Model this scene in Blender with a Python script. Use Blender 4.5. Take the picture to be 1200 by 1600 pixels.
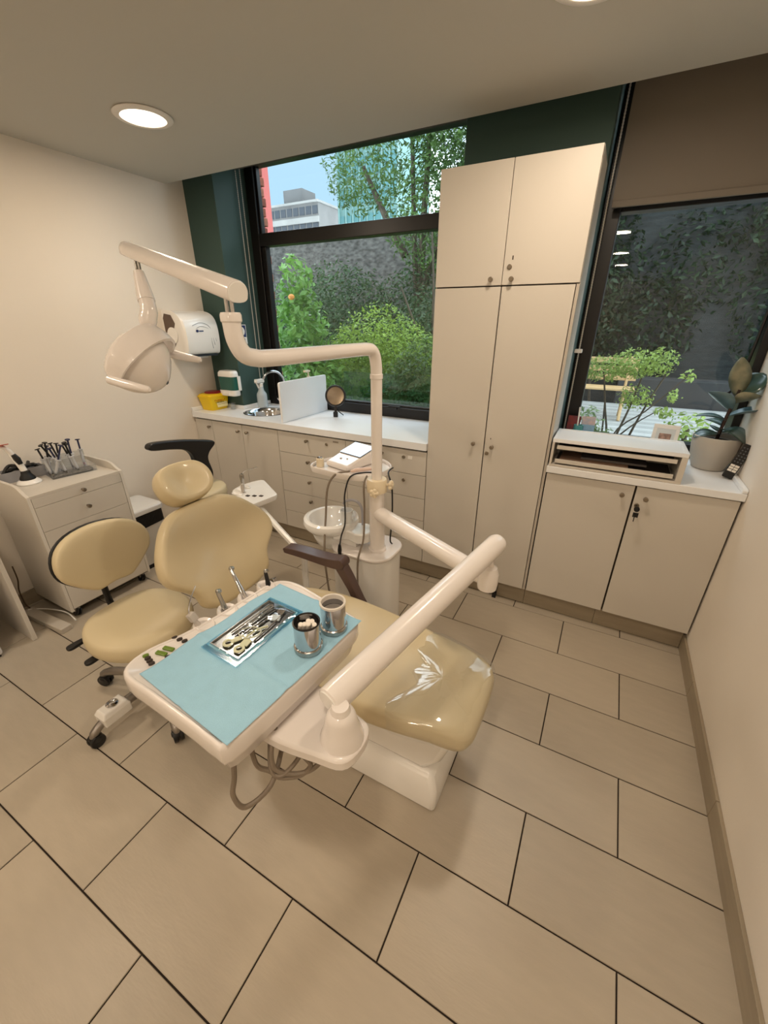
import bpy, bmesh, math, random
from mathutils import Vector, Matrix, Euler
random.seed(7)
R = math.radians
scene = bpy.context.scene
for o in list(bpy.data.objects): bpy.data.objects.remove(o)
COL = scene.collection

# ------------------------------------------------------------------ camera
cam = bpy.data.cameras.new('camera'); camo = bpy.data.objects.new('camera', cam); COL.objects.link(camo)
cam.sensor_fit = 'HORIZONTAL'; cam.sensor_width = 36.0; cam.lens = 634.4 / 1200 * 36.0
cam.clip_start = 0.05; cam.clip_end = 400
pitch, yaw, roll = R(25.0666), R(-27.946), R(0.1624)
fw = Vector((math.sin(yaw)*math.cos(pitch), math.cos(yaw)*math.cos(pitch), -math.sin(pitch)))
rt = Vector((math.cos(yaw), -math.sin(yaw), 0)); up = rt.cross(fw)
rt, up = rt*math.cos(roll) + up*math.sin(roll), -rt*math.sin(roll) + up*math.cos(roll)
m = Matrix((rt, up, -fw)).transposed().to_4x4(); m.translation = Vector((-0.350, -2.233, 1.638))
camo.matrix_world = m
scene.camera = camo

# ------------------------------------------------------------------ sky, exposure
W = bpy.data.worlds.new('sky'); scene.world = W; W.use_nodes = True
nt = W.node_tree; nt.nodes.clear()
n_out = nt.nodes.new('ShaderNodeOutputWorld'); n_bg = nt.nodes.new('ShaderNodeBackground')
n_tc = nt.nodes.new('ShaderNodeTexCoord'); n_no = nt.nodes.new('ShaderNodeTexNoise'); n_rp = nt.nodes.new('ShaderNodeValToRGB')
n_no.inputs['Scale'].default_value = 2.4; n_no.inputs['Detail'].default_value = 6; n_no.inputs['Roughness'].default_value = .55
n_rp.color_ramp.elements[0].position = .44; n_rp.color_ramp.elements[0].color = (.040, .060, .078, 1)
n_rp.color_ramp.elements[1].position = .66; n_rp.color_ramp.elements[1].color = (.55, .60, .66, 1)
n_mp = nt.nodes.new('ShaderNodeMapping'); n_mp.inputs['Location'].default_value = (.103, .464, -.459)
nt.links.new(n_tc.outputs['Generated'], n_mp.inputs['Vector']); nt.links.new(n_mp.outputs[0], n_no.inputs['Vector']); nt.links.new(n_no.outputs['Fac'], n_rp.inputs['Fac'])
nt.links.new(n_rp.outputs['Color'], n_bg.inputs['Color']); nt.links.new(n_bg.outputs[0], n_out.inputs[0])
n_bg.inputs['Strength'].default_value = 12.0
LAMP_W = 8.3
LAMP_COL = (1.0, .82, .63)
vs = scene.view_settings; vs.view_transform = 'Standard'; vs.look = 'None'; vs.gamma = 1.0; vs.exposure = 0.27
try: vs.use_curve_mapping = False
except Exception: pass

# ------------------------------------------------------------------ materials
def lin(c):
    return tuple(((x/255)/12.92 if x/255 <= .04045 else ((x/255+.055)/1.055)**2.4) for x in c)
MATS = {}
def M(name, rgb, rough=.5, metal=0, var=0, scale=8, bump=0, bscale=60, coat=0, trans=0, alpha=1, ior=1.45, stretch=None, dark=None, emit=0, spec=None, sub=0):
    if name in MATS: return MATS[name]
    mt = bpy.data.materials.new(name); mt.use_nodes = True; t = mt.node_tree; b = t.nodes['Principled BSDF']
    c = lin(rgb); b.inputs['Base Color'].default_value = (*c, 1); b.inputs['Roughness'].default_value = rough
    b.inputs['Metallic'].default_value = metal; b.inputs['IOR'].default_value = ior
    b.inputs['Coat Weight'].default_value = coat; b.inputs['Coat Roughness'].default_value = .06
    b.inputs['Transmission Weight'].default_value = trans; b.inputs['Alpha'].default_value = alpha
    if sub: b.inputs['Subsurface Weight'].default_value = sub
    if emit:
        b.inputs['Emission Color'].default_value = (*c, 1); b.inputs['Emission Strength'].default_value = emit
    tc = None
    if var or bump:
        tc = t.nodes.new('ShaderNodeTexCoord'); mp = t.nodes.new('ShaderNodeMapping')
        t.links.new(tc.outputs['Object'], mp.inputs['Vector'])
        if stretch: mp.inputs['Scale'].default_value = stretch
    if var:
        no = t.nodes.new('ShaderNodeTexNoise'); no.inputs['Scale'].default_value = scale; no.inputs['Detail'].default_value = 5
        rp = t.nodes.new('ShaderNodeValToRGB'); d = lin(dark) if dark else tuple(x*(1-var) for x in c)
        rp.color_ramp.elements[0].position = .3; rp.color_ramp.elements[1].position = .7
        rp.color_ramp.elements[0].color = (*d, 1); rp.color_ramp.elements[1].color = (*c, 1)
        t.links.new(mp.outputs[0], no.inputs['Vector']); t.links.new(no.outputs['Fac'], rp.inputs['Fac'])
        t.links.new(rp.outputs[0], b.inputs['Base Color'])
    if bump:
        nb = t.nodes.new('ShaderNodeTexNoise'); nb.inputs['Scale'].default_value = bscale; nb.inputs['Detail'].default_value = 4
        bp = t.nodes.new('ShaderNodeBump'); bp.inputs['Strength'].default_value = bump; bp.inputs['Distance'].default_value = .01
        t.links.new(mp.outputs[0], nb.inputs['Vector']); t.links.new(nb.outputs['Fac'], bp.inputs['Height'])
        t.links.new(bp.outputs[0], b.inputs['Normal'])
    MATS[name] = mt; return mt
def glassmat(name, tint, refl=1.0, rough=.0, base=.04):
    "thin sheet: clear transmission plus Fresnel mirror reflection"
    mt = bpy.data.materials.new(name); mt.use_nodes = True; t = mt.node_tree; t.nodes.clear()
    o = t.nodes.new('ShaderNodeOutputMaterial'); tr = t.nodes.new('ShaderNodeBsdfTransparent'); gl = t.nodes.new('ShaderNodeBsdfGlossy')
    mx = t.nodes.new('ShaderNodeMixShader'); lw = t.nodes.new('ShaderNodeLayerWeight'); pw = t.nodes.new('ShaderNodeMath'); pw.operation = 'POWER'
    mu = t.nodes.new('ShaderNodeMath'); mu.operation = 'MULTIPLY_ADD'; lw.inputs[0].default_value = .5; pw.inputs[1].default_value = 4.0
    tr.inputs[0].default_value = (*tint, 1); gl.inputs['Roughness'].default_value = rough; gl.inputs[0].default_value = (1, 1, 1, 1)
    mu.inputs[1].default_value = .9*refl; mu.inputs[2].default_value = base; mu.use_clamp = True
    t.links.new(lw.outputs['Facing'], pw.inputs[0]); t.links.new(pw.outputs[0], mu.inputs[0]); t.links.new(mu.outputs[0], mx.inputs[0]); t.links.new(tr.outputs[0], mx.inputs[1]); t.links.new(gl.outputs[0], mx.inputs[2])
    t.links.new(mx.outputs[0], o.inputs[0]); MATS[name] = mt; return mt

wallm = M('wall_paint', (232, 224, 212), .75, var=.04, scale=2, bump=.04, bscale=120)
ceilm = M('ceiling_paint', (194, 192, 184), .8, bump=.02, bscale=90)
tilem = M('floor_tile', (184, 173, 156), .36, var=.06, scale=9, stretch=(1, 4, 1), bump=.05, bscale=40)
tile2 = M('floor_tile_b', (180, 169, 152), .36, var=.08, scale=8, stretch=(1, 4, 1), bump=.05, bscale=40)
plinthm = M('plinth_tile', (160, 147, 126), .4, var=.15, scale=4, stretch=(1, 1, 9), bump=.05)
grout = M('grout', (44, 36, 30), .95)
lam = M('white_laminate', (206, 200, 190), .42, bump=.015, bscale=200)
lam_edge = M('laminate_edge', (188, 180, 168), .5)
gapm = M('gap_shade_and_marks', (60, 52, 44), .9)  # shade in the door gaps, put into the white carcasses' colour; also number marks
worktop = M('worktop_white', (236, 238, 240), .3, bump=.01, bscale=150)
chrome = M('chrome', (205, 205, 208), .12, 1)
steel = M('brushed_steel', (176, 174, 170), .24, 1, bump=.02, bscale=200)
nickel = M('nickel', (150, 140, 126), .3, 1)
blackf = M('window_frame_black', (19, 16, 15), .38)
blackp = M('black_plastic', (20, 20, 22), .38)
greend = M('pillar_green', (56, 80, 75), .6, bump=.02, bscale=80)
plast = M('unit_plastic', (234, 228, 224), .22, coat=.35)
plast2 = M('unit_plastic_white', (238, 236, 232), .25, coat=.3)
grayp = M('unit_grey_plastic', (188, 180, 172), .35)
vinyl = M('beige_vinyl', (208, 193, 158), .36, var=.05, scale=3, bump=.02, bscale=220, coat=.12)
vinyl2 = M('beige_vinyl_stool', (208, 194, 160), .42, var=.05, scale=3, bump=.03, bscale=260)
brownm = M('armrest_brown', (84, 66, 62), .35)
bluebib = M('bib_blue', (160, 206, 230), .85, bump=.25, bscale=420, var=.05, scale=30)
porc = M('porcelain', (244, 244, 242), .08, coat=.6)
hose = M('grey_hose', (128, 116, 102), .5)
blindm = M('blind_fabric', (130, 122, 112), .85, bump=.05, bscale=500)
blindd = M('blind_fabric_dark', (84, 80, 74), .85)
glass = glassmat('window_glass', (.95, .98, .97), 1.0, 0, .02)
film = glassmat('clear_film', (.97, .98, .99), .8, .05, .06)
acryl = glassmat('clear_acrylic', (.88, .90, .92), 1.0, .05, .08)
paper = M('paper_white', (240, 238, 234), .8)

# ------------------------------------------------------------------ mesh helpers
def cr(pts, n=6, closed=True):
    "Catmull-Rom through pts"
    P = [Vector(p) for p in pts]; L = len(P); out = []
    rng = range(L) if closed else range(L-1)
    for i in rng:
        if closed: a, b, c, d = P[i-1], P[i], P[(i+1) % L], P[(i+2) % L]
        else: a, b, c, d = P[max(i-1, 0)], P[i], P[i+1], P[min(i+2, L-1)]
        for k in range(n):
            t = k/n
            out.append(.5*((2*b) + (c-a)*t + (2*a-5*b+4*c-d)*t*t + (3*b-a-3*c+d)*t**3))
    if not closed: out.append(P[-1])
    return out
def rrect(x0, x1, y0, y1, r, n=5):
    out = []
    for cx, cy, a in ((x1-r, y1-r, 0), (x0+r, y1-r, 90), (x0+r, y0+r, 180), (x1-r, y0+r, 270)):
        for k in range(n+1): t = R(a + 90*k/n); out.append((cx+r*math.cos(t), cy+r*math.sin(t)))
    return out
def circ(r, n=24, c=(0, 0), ry=None): return [(c[0]+r*math.cos(2*math.pi*k/n), c[1]+(ry or r)*math.sin(2*math.pi*k/n)) for k in range(n)]
class MB:
    def __init__(s, X=None): s.v = []; s.f = []; s.X = X
    def add(s, vs_, fs):
        b = len(s.v)
        for p in vs_:
            p = Vector(p); s.v.append(s.X @ p if s.X else p)
        s.f += [tuple(b+i for i in f) for f in fs]; return s
    def box(s, x0, x1, y0, y1, z0, z1):
        return s.add([(x0,y0,z0),(x1,y0,z0),(x1,y1,z0),(x0,y1,z0),(x0,y0,z1),(x1,y0,z1),(x1,y1,z1),(x0,y1,z1)],
                     [(3,2,1,0),(4,5,6,7),(0,1,5,4),(1,2,6,5),(2,3,7,6),(3,0,4,7)])
    def obox(s, c, h, rot):
        E_ = Euler(rot).to_matrix(); c = Vector(c)
        vs_ = [c + E_ @ Vector((x*h[0], y*h[1], z*h[2])) for z in (-1, 1) for x, y in ((-1,-1),(1,-1),(1,1),(-1,1))]
        return s.add(vs_, [(3,2,1,0),(4,5,6,7),(0,1,5,4),(1,2,6,5),(2,3,7,6),(3,0,4,7)])
    def rings(s, rs, cap0=True, cap1=True):
        n = len(rs[0]); fs = []
        for i in range(len(rs)-1):
            for k in range(n):
                a, b = i*n+k, i*n+(k+1) % n; fs.append((a, b, b+n, a+n))
        if cap0: fs.append(tuple(range(n-1, -1, -1)))
        if cap1: fs.append(tuple((len(rs)-1)*n+k for k in range(n)))
        return s.add([p for r in rs for p in r], fs)
    def prism(s, out, z0, z1, fn=None):
        fn = fn or (lambda x, y, z: (x, y, z))
        return s.rings([[fn(p[0], p[1], z0) for p in out], [fn(p[0], p[1], z1) for p in out]])
    def lathe(s, prof, c=(0, 0, 0), n=24, A=None, cap0=True, cap1=True):
        c = Vector(c); A = A or Matrix.Identity(3)
        return s.rings([[c + A @ Vector((r*math.cos(2*math.pi*k/n), r*math.sin(2*math.pi*k/n), z)) for k in range(n)] for r, z in prof], cap0, cap1)
    def tube(s, pts, r, n=10, cap=True):
        P = [Vector(p) for p in pts]; L = len(P); rr = r if isinstance(r, (list, tuple)) else [r]*L
        T = [(P[min(i+1, L-1)] - P[max(i-1, 0)]).normalized() for i in range(L)]
        u = T[0].orthogonal().normalized(); rs = []
        for i in range(L):
            u = (u - T[i]*u.dot(T[i])).normalized(); w = T[i].cross(u)
            rs.append([P[i] + (u*math.cos(2*math.pi*k/n) + w*math.sin(2*math.pi*k/n))*rr[i] for k in range(n)])
        return s.rings(rs, cap, cap)
    def sphere(s, c, r, n=14, A=None):
        r = r if isinstance(r, (list, tuple)) else (r, r, r); c = Vector(c); A = A or Matrix.Identity(3); h = n//2; rs = []
        for i in range(h+1):
            t = math.pi*(i/h) - math.pi/2; t = max(min(t, math.pi/2-.04), -math.pi/2+.04)
            rs.append([c + A @ Vector((r[0]*math.cos(t)*math.cos(2*math.pi*k/n), r[1]*math.cos(t)*math.sin(2*math.pi*k/n), r[2]*math.sin(t))) for k in range(n)])
        return s.rings(rs)
    def cushion(s, out, t, fn, puff=.02, edge=.35, cen=(0, 0)):
        "rounded pad: outline scaled in towards cen, fn(x,y,h) maps to 3D"
        e = min(t*.5, t*edge); rs = []
        lay = [(.0, -t/2), (.6, -t/2), (.93, -t/2), (.985, -t/2+e*.45), (1., -t/2+e), (1., t/2-e), (.985, t/2-e*.4), (.955, t/2-e*.1), (.9, t/2+puff*.15), (.75, t/2+puff*.5), (.55, t/2+puff*.8), (.3, t/2+puff), (.02, t/2+puff)]
        for sc, h in lay[1:]:
            rs.append([fn(cen[0]+(p[0]-cen[0])*sc, cen[1]+(p[1]-cen[1])*sc, h) for p in out])
        return s.rings(rs)
    def build(s, name, mat, parent=None, loc=None, rot=None, smooth=35, bev=0, kind=None, org=None, bseg=2):
        me = bpy.data.meshes.new(name)
        off = Vector(org) if org is not None else Vector((0, 0, 0))
        me.from_pydata([tuple(p - off) for p in s.v], [], s.f); me.materials.append(mat)
        bm = bmesh.new(); bm.from_mesh(me); bmesh.ops.recalc_face_normals(bm, faces=bm.faces); bm.to_mesh(me); bm.free()
        if smooth:
            for p in me.polygons: p.use_smooth = True
            me.set_sharp_from_angle(angle=R(smooth))
        o = bpy.data.objects.new(name, me); COL.objects.link(o)
        if parent: o.parent = parent
        if loc is not None: o.location = loc
        elif org is not None and not parent: o.location = org
        if rot is not None: o.rotation_euler = rot
        if bev:
            b = o.modifiers.new('bevel', 'BEVEL'); b.width = bev; b.segments = bseg; b.limit_method = 'ANGLE'; b.angle_limit = R(40)
        if kind: o['kind'] = kind
        return o
def thing(name, label, cat, loc=(0, 0, 0), rz=0, group=None):
    o = bpy.data.objects.new(name, None); COL.objects.link(o); o.location = loc; o.rotation_euler = (0, 0, rz); o.empty_display_size = .05
    return tag(o, label, cat, group)
def tag(o, label, cat, group=None):
    o['label'] = label; o['category'] = cat
    if group: o['group'] = group
    return o
def struct(o): o['kind'] = 'structure'; return o
def root(name, loc=(0, 0, 0)):
    o = bpy.data.objects.new(name, None); COL.objects.link(o); o.location = loc; o['kind'] = 'structure'; return o
def inst(src, name, parent, loc, rot=(0, 0, 0), scale=None):
    o = bpy.data.objects.new(name, src.data); COL.objects.link(o); o.parent = parent; o.location = loc; o.rotation_euler = rot
    if scale: o.scale = scale
    for md in src.modifiers:
        if md.type == 'BEVEL':
            b = o.modifiers.new('bevel', 'BEVEL'); b.width = md.width; b.segments = md.segments; b.limit_method = 'ANGLE'
    return o
def text(name, body, size, mat, parent, loc, rot, depth=.0004, align='CENTER'):
    cu = bpy.data.curves.new(name, 'FONT'); cu.body = body; cu.size = size; cu.extrude = depth; cu.align_x = align; cu.resolution_u = 2
    ob = bpy.data.objects.new(name, cu); COL.objects.link(ob); bpy.context.view_layer.update()
    me = bpy.data.meshes.new_from_object(ob); bpy.data.objects.remove(ob)
    me.materials.clear(); me.materials.append(mat)
    o = bpy.data.objects.new(name, me); COL.objects.link(o); o.parent = parent; o.location = loc; o.rotation_euler = rot; return o

XL, XR, YF, ZC = -3.33, 0.30, -5.8, 2.50
# ------------------------------------------------------------------ room shell
fl = struct(MB().box(XL-.1, XR+.1, YF-.1, .75, -.12, -.004).build('floor', grout, smooth=0))
G = .0024
tile_mesh = {}
for k in range(0, 20):
    y1 = -.3*(k-1) if k else .068
    y0 = -.3*k
    y0 = max(y0, YF)
    if y1 <= YF: break
    off = 0 if k % 2 == 0 else .3
    x = off - .6*8
    while x < XR:
        a, b = max(x, XL), min(x+.6, XR)
        if b - a > .02:
            sx, sy = round(b-a, 3), round(y1-y0, 3); mt = random.choice((tilem, tilem, tile2))
            key = (sx, sy, mt.name)
            c = ((a+b)/2, (y0+y1)/2, 0)
            if key not in tile_mesh:
                hx, hy = sx/2-G, sy/2-G; e = .0015
                mb = MB().rings([[(-hx,-hy,-.009),(hx,-hy,-.009),(hx,hy,-.009),(-hx,hy,-.009)], [(-hx,-hy,-e),(hx,-hy,-e),(hx,hy,-e),(-hx,hy,-e)],
                                 [(-hx+e,-hy+e,0),(hx-e,-hy+e,0),(hx-e,hy-e,0),(-hx+e,hy-e,0)]])
                o = mb.build('tile', mt, fl, smooth=0); o.location = c; tile_mesh[key] = o
            else: inst(tile_mesh[key], 'tile', fl, c)
        x += .6
struct(MB().box(XL-.12, XL, YF-.1, .70, -.1, 2.95).build('wall_left', wallm, smooth=0))
struct(MB().box(XR, XR+.12, YF-.1, .70, -.1, 2.95).build('wall_right', wallm, smooth=0))
struct(MB().box(XL, XR, YF-.12, YF, -.1, 2.95).build('wall_front', wallm, smooth=0))
struct(MB().box(XL, XR, YF, .148, ZC, 2.95).box(XL, XR, .148, .70, 2.86, 2.95).build('ceiling', ceilm, smooth=0))
struct(MB().box(XL, -3.03, .29, .70, -.0, 2.86).build('wall_back_left', greend, smooth=0, bev=.004))
struct(MB().box(-1.235, -.555, .305, .70, -.0, 2.86).build('wall_back_middle', greend, smooth=0, bev=.004))
struct(MB().box(-3.03, -1.235, .62, .70, 0, .965).box(-.555, XR, .54, .70, 0, .94).box(-3.03, -1.235, .66, .72, 2.74, 2.86).box(-.555, XR, .62, .72, 2.70, 2.86).build('wall_back', wallm, smooth=0))
# baseboards in tile pieces
bb = root('baseboard_right')
yy = .068
for i, L in enumerate((.37, .6, .6, .6, .6, .6, .6, .6, .6, .6)):
    MB().box(XR-.012, XR, yy-L+.001, yy-.001, 0, .095).build('tile', plinthm, bb, smooth=0, bev=.0015); yy -= L
bb = root('baseboard_left')
yy = 0.0
for i in range(9):
    MB().box(XL, XL+.012, yy-.599, yy-.001, 0, .095).build('tile', plinthm, bb, smooth=0, bev=.0015); yy -= .6
pl = root('trim_1')
for a, b in ((XL, -2.75), (-2.75, -2.15), (-2.15, -1.55), (-1.55, -.95), (-.95, -.555)):
    MB().box(a+.001, b-.001, .068, .085, 0, .128).build('tile', plinthm, pl, smooth=0)
pl = root('trim_2')
for a, b in ((-.555, -.15), (-.15, .288)):
    MB().box(a+.001, b-.001, .066, .085, 0, .128).build('tile', plinthm, pl, smooth=0)

# ------------------------------------------------------------------ windows
def pane(name, par, x0, x1, y, z0, z1): return MB().box(x0, x1, y, y+.008, z0, z1).build(name, glass, par, smooth=0)
w1 = root('window_1')
def bar(par, n, *b, bev=.004): return MB().box(*b).build(n, blackf, par, smooth=0, bev=bev)
bar(w1, 'jamb', -3.028, -2.948, .60, .68, .967, 2.74); bar(w1, 'jamb', -1.30, -1.237, .60, .68, .967, 2.74)
bar(w1, 'top_rail', -2.948, -1.30, .60, .68, 2.66, 2.74); bar(w1, 'transom', -2.948, -1.30, .595, .68, 2.165, 2.248)
bar(w1, 'bottom_rail', -2.948, -1.30, .60, .68, .967, 1.045)
s_ = bar(w1, 'sash_stile', -2.948, -2.905, .615, .665, 1.045, 2.165); bar(w1, 'sash_rail', -2.905, -1.30, .615, .665, 1.045, 1.062)
bar(w1, 'stop_bead', -2.948, -2.93, .62, .66, 2.248, 2.66)
MB().box(-1.83, -1.74, .585, .60, 1.03, 1.05).obox((-1.76, .588, 1.052), (.05, .006, .006), (0, 0, 0)).build('latch', blackp, w1, smooth=0, bev=.002)
pane('pane', w1, -2.935, -1.30, .636, 2.248, 2.66); pane('pane', w1, -2.906, -1.30, .636, 1.055, 2.165)
w2 = root('window_2')
bar(w2, 'jamb', -.553, -.47, .53, .62, .947, 2.72); bar(w2, 'jamb', .262, .298, .50, .62, .947, 2.72)
bar(w2, 'bottom_rail', -.47, .262, .53, .62, .947, 1.02); bar(w2, 'top_rail', -.47, .262, .53, .62, 2.143, 2.235)
bar(w2, 'head', -.47, .262, .53, .62, 2.66, 2.72)
MB().tube(cr([(.258, .54, 2.1), (.252, .538, 1.6), (.235, .535, 1.36), (.20, .532, 1.30)], 6, False), .007, 6).build('latch_cable', blackp, w2)
pane('pane', w2, -.47, .262, .57, 1.02, 2.143); pane('pane', w2, -.47, .262, .57, 2.235, 2.66)
# roller blinds
def chain(par, pts, n=None):
    P = [Vector(p) for p in pts]; mb = MB(); mb.tube(P, .0018, 6)
    for a, b in zip(P, P[1:]):
        k = int((b-a).length/.012)
        for i in range(k):
            q = a.lerp(b, i/k); mb.box(q.x-.0026, q.x+.0026, q.y-.0026, q.y+.0026, q.z-.0026, q.z+.0026)
    return mb.build('bead_chain', M('chain_beads', (196, 188, 176), .4), par, smooth=0)
b1 = thing('roller_blind', 'rolled-up dark roller blind above the window over the sink', 'blind', (-2.14, .52, 2.62))
MB().tube([(-.86, 0, .10), (.88, 0, .10)], .038, 16).build('roller', blindd, b1)
MB().box(-.86, .88, -.040, -.037, .0, .10).build('fabric', blindd, b1, smooth=0); MB().box(-.86, .88, -.046, -.032, -.005, .018).build('bottom_rail', blindd, b1, smooth=0, bev=.003)
chain(b1, [(-.873, -.02, .10), (-.873, -.02, -1.45), (-.873, .006, -1.47), (-.873, .022, -1.45), (-.873, .022, .10)])
MB().box(-.888, -.862, -.03, .04, .05, .15).build('bracket', blackp, b1, smooth=0)
b2 = thing('roller_blind', 'half-lowered beige-grey roller blind on the right window', 'blind', (-.11, .48, 2.15))
MB().tube([(-.40, 0, .60), (.40, 0, .60)], .032, 16).build('roller', blindm, b2)
MB().box(-.402, .406, -.034, -.031, .0, .60).build('fabric', blindm, b2, smooth=0); MB().box(-.402, .406, -.041, -.025, -.003, .026).build('bottom_rail', blindm, b2, smooth=0, bev=.004)
chain(b2, [(-.423, -.03, .56), (-.425, -.03, -1.10), (-.425, -.01, -1.125), (-.425, .012, -1.10), (-.423, .012, .56)])
MB().box(-.443, -.418, -.02, .03, .55, .63).build('bracket', blackp, b2, smooth=0)
MB().box(-.444, -.405, -.075, -.045, -.665, -.645).build('chain_clip', paper, b2, smooth=0, bev=.003)

# ------------------------------------------------------------------ downlights
emis = bpy.data.materials.new('lamp_glow'); emis.use_nodes = True; t_ = emis.node_tree; t_.nodes.clear()
eo = t_.nodes.new('ShaderNodeOutputMaterial'); ee = t_.nodes.new('ShaderNodeEmission'); ee.inputs[0].default_value = (1, .86, .66, 1); ee.inputs[1].default_value = 3.2
t_.links.new(ee.outputs[0], eo.inputs[0])
trimw = M('lamp_trim', (230, 226, 220), .4)
def downlight(x, y, label, grp):
    t = thing('downlight', label, 'ceiling light', (x, y, ZC), 0, grp)
    MB().lathe([(.098, -.001), (.126, -.001), (.128, -.005), (.120, -.010), (.104, -.013), (.098, -.012)], n=40, cap0=False, cap1=False).build('trim_ring', trimw, t)
    MB().lathe([(.1, -.004), (.099, -.009), (.07, -.012), (.01, -.0125)], n=36).build('diffuser', emis, t)
    L = bpy.data.lights.new('downlight_lamp', 'AREA'); L.shape = 'DISK'; L.size = .19; L.energy = LAMP_W; L.color = LAMP_COL
    lo = bpy.data.objects.new('lamp_light', L); COL.objects.link(lo); lo.parent = t; lo.location = (0, 0, -.02); return t
downlight(-2.50, -.57, 'round warm ceiling downlight glowing above the operating lamp', 'ceiling downlights')
downlight(-.60, -.54, 'round ceiling downlight at the top edge above the tall cabinet', 'ceiling downlights')
for x, y in ((-2.5, -2.15), (-.55, -2.2), (-2.5, -3.72), (-.55, -3.75), (-2.5, -5.15), (-.55, -5.15)):
    downlight(x, y, 'ceiling downlight behind the viewer, seen only mirrored in the window glass', 'ceiling downlights behind')

# ------------------------------------------------------------------ cabinets
def knob(par, x, z, y=.02):
    return MB().lathe([(.006, 0), (.0055, .012), (.010, .015), (.0115, .019), (.0115, .027), (.009, .029)], (x, y, z), 14, Matrix.Rotation(R(90), 3, 'X')).build('knob', nickel, par)
def lock(par, x, z, key=False):
    o = MB().lathe([(.0115, 0), (.0115, .004), (.009, .006)], (x, .02, z), 14, Matrix.Rotation(R(90), 3, 'X')).build('lock', nickel, par)
    if key:
        MB().box(x-.002, x+.002, -.02, .016, z-.004, z+.004).prism(circ(.013, 12, (x, z-.002)), -.034, -.024, lambda a, b, c: (a, c, b)).box(x-.011, x+.013, -.032, -.026, z-.045, z-.022).box(x-.003, x+.001, -.031, -.027, z-.07, z-.04).build('key', blackp, o, smooth=0)
    return o
def front(par, n, x0, x1, z0, z1, mat=lam):
    g = .0016
    return MB().box(x0+g, x1-g, .02, .038, z0+g, z1-g).build(n, mat, par, smooth=0, bev=.001, bseg=1)
ZD0, ZD1 = .13, .913
def carcass(par, x0, x1, z0, z1, y1, mat=lam, org=None): return MB().box(x0+.001, x1-.001, .0405, y1, z0, z1).build('body', gapm if mat is None else mat, par, smooth=0)
c = thing('base_cabinet', 'narrow white one-door base cabinet against the left wall', 'cabinet', (0, 0, 0))
carcass(c, XL+.002, -3.132, ZD0, .918, .28, None); d = front(c, 'door', XL+.004, -3.132, ZD0, ZD1); knob(d, -3.155, .862)
c = thing('base_cabinet', 'white two-door base cabinet beneath the round sink', 'cabinet', (0, 0, 0))
MB().box(-3.131, -2.441, .0405, .28, ZD0, .70).box(-3.131, -2.441, .0405, .075, .70, .918).build('body', gapm, c, smooth=0)
d = front(c, 'door', -3.132, -2.80, ZD0, ZD1); knob(d, -2.835, .861); d = front(c, 'door', -2.80, -2.44, ZD0, ZD1); knob(d, -2.742, .861)
ZS = (.913, .755, .598, .441, .272, .13)
def drawers(x0, x1, kx, lx, label, kb):
    c = thing('drawer_cabinet', label, 'cabinet', (0, 0, 0)); carcass(c, x0, x1, ZD0, .918, .60, None)
    for i in range(5):
        d = front(c, 'drawer', x0, x1, ZS[i+1], ZS[i])
        if i < kb: knob(d, kx, ZS[i]-.044)
        if lx and i == 0: lock(d, lx, ZS[0]-.048)
    return c
dc = drawers(-2.44, -1.843, -2.165, -2.0, 'white five-drawer cabinet with lock and label on top drawer, beside the sink cabinet', 4)
MB().box(-1.945, -1.90, .0188, .0198, .885, .896).build('label_sticker', M('label_grey', (150, 140, 128), .7), dc, smooth=0)
dc = drawers(-1.843, -1.249, -1.555, None, 'white five-drawer cabinet between the other drawers and the tall cupboard', 4)
lock(dc, -1.405, .862); lock(dc, -1.402, .708); MB().box(-1.375, -1.345, .0188, .0198, .855, .875).build('label_sticker', paper, dc, smooth=0)
# tall cupboard
c = thing('tall_cabinet', 'tall white four-door cupboard standing between the two windows', 'cabinet', (0, 0, 0))
carcass(c, -1.2465, -.554, ZD0, 2.286, .30, None)
MB().box(-.5555, -.5535, .038, .30, ZD0, 2.288).box(-1.2475, -1.2455, .038, .30, ZD0, 2.288).box(-1.2465, -.5545, .038, .30, 2.286, 2.29).build('side_panel', lam, c, smooth=0)
d = front(c, 'door', -1.2475, -.905, 1.80, 2.29); knob(d, -.955, 1.826)
d = front(c, 'door', -.905, -.5535, 1.80, 2.29); knob(d, -.856, 1.824); lock(d, -.875, 1.876)
MB().box(-.8665, -.8615, .0185, .0195, 1.905, 1.922).build('number_mark', gapm, d, smooth=0)
d = front(c, 'door', -1.2475, -.905, ZD0, 1.797); knob(d, -.962, 1.012)
d = front(c, 'door', -.902, -.5685, ZD0, 1.797); knob(d, -.856, 1.005); lock(d, -.884, .962)
MB().box(-.872, -.868, .0185, .0195, 1.044, 1.052).build('number_mark', gapm, d, smooth=0)
MB().box(-.5665, -.5535, .024, .038, ZD0, 1.797).build('filler_strip', lam_edge, c, smooth=0)
# right base
c = thing('base_cabinet', 'white two-door base cabinet under the right window, key hanging in its lock', 'cabinet', (0, 0, 0))
carcass(c, -.552, .298, ZD0, .905, .52, None)
d = front(c, 'door', -.548, -.127, ZD0, .903); knob(d, -.177, .852)
d = front(c, 'door', -.121, .292, ZD0, .903); knob(d, -.072, .848); lock(d, -.101, .803, True)
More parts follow.
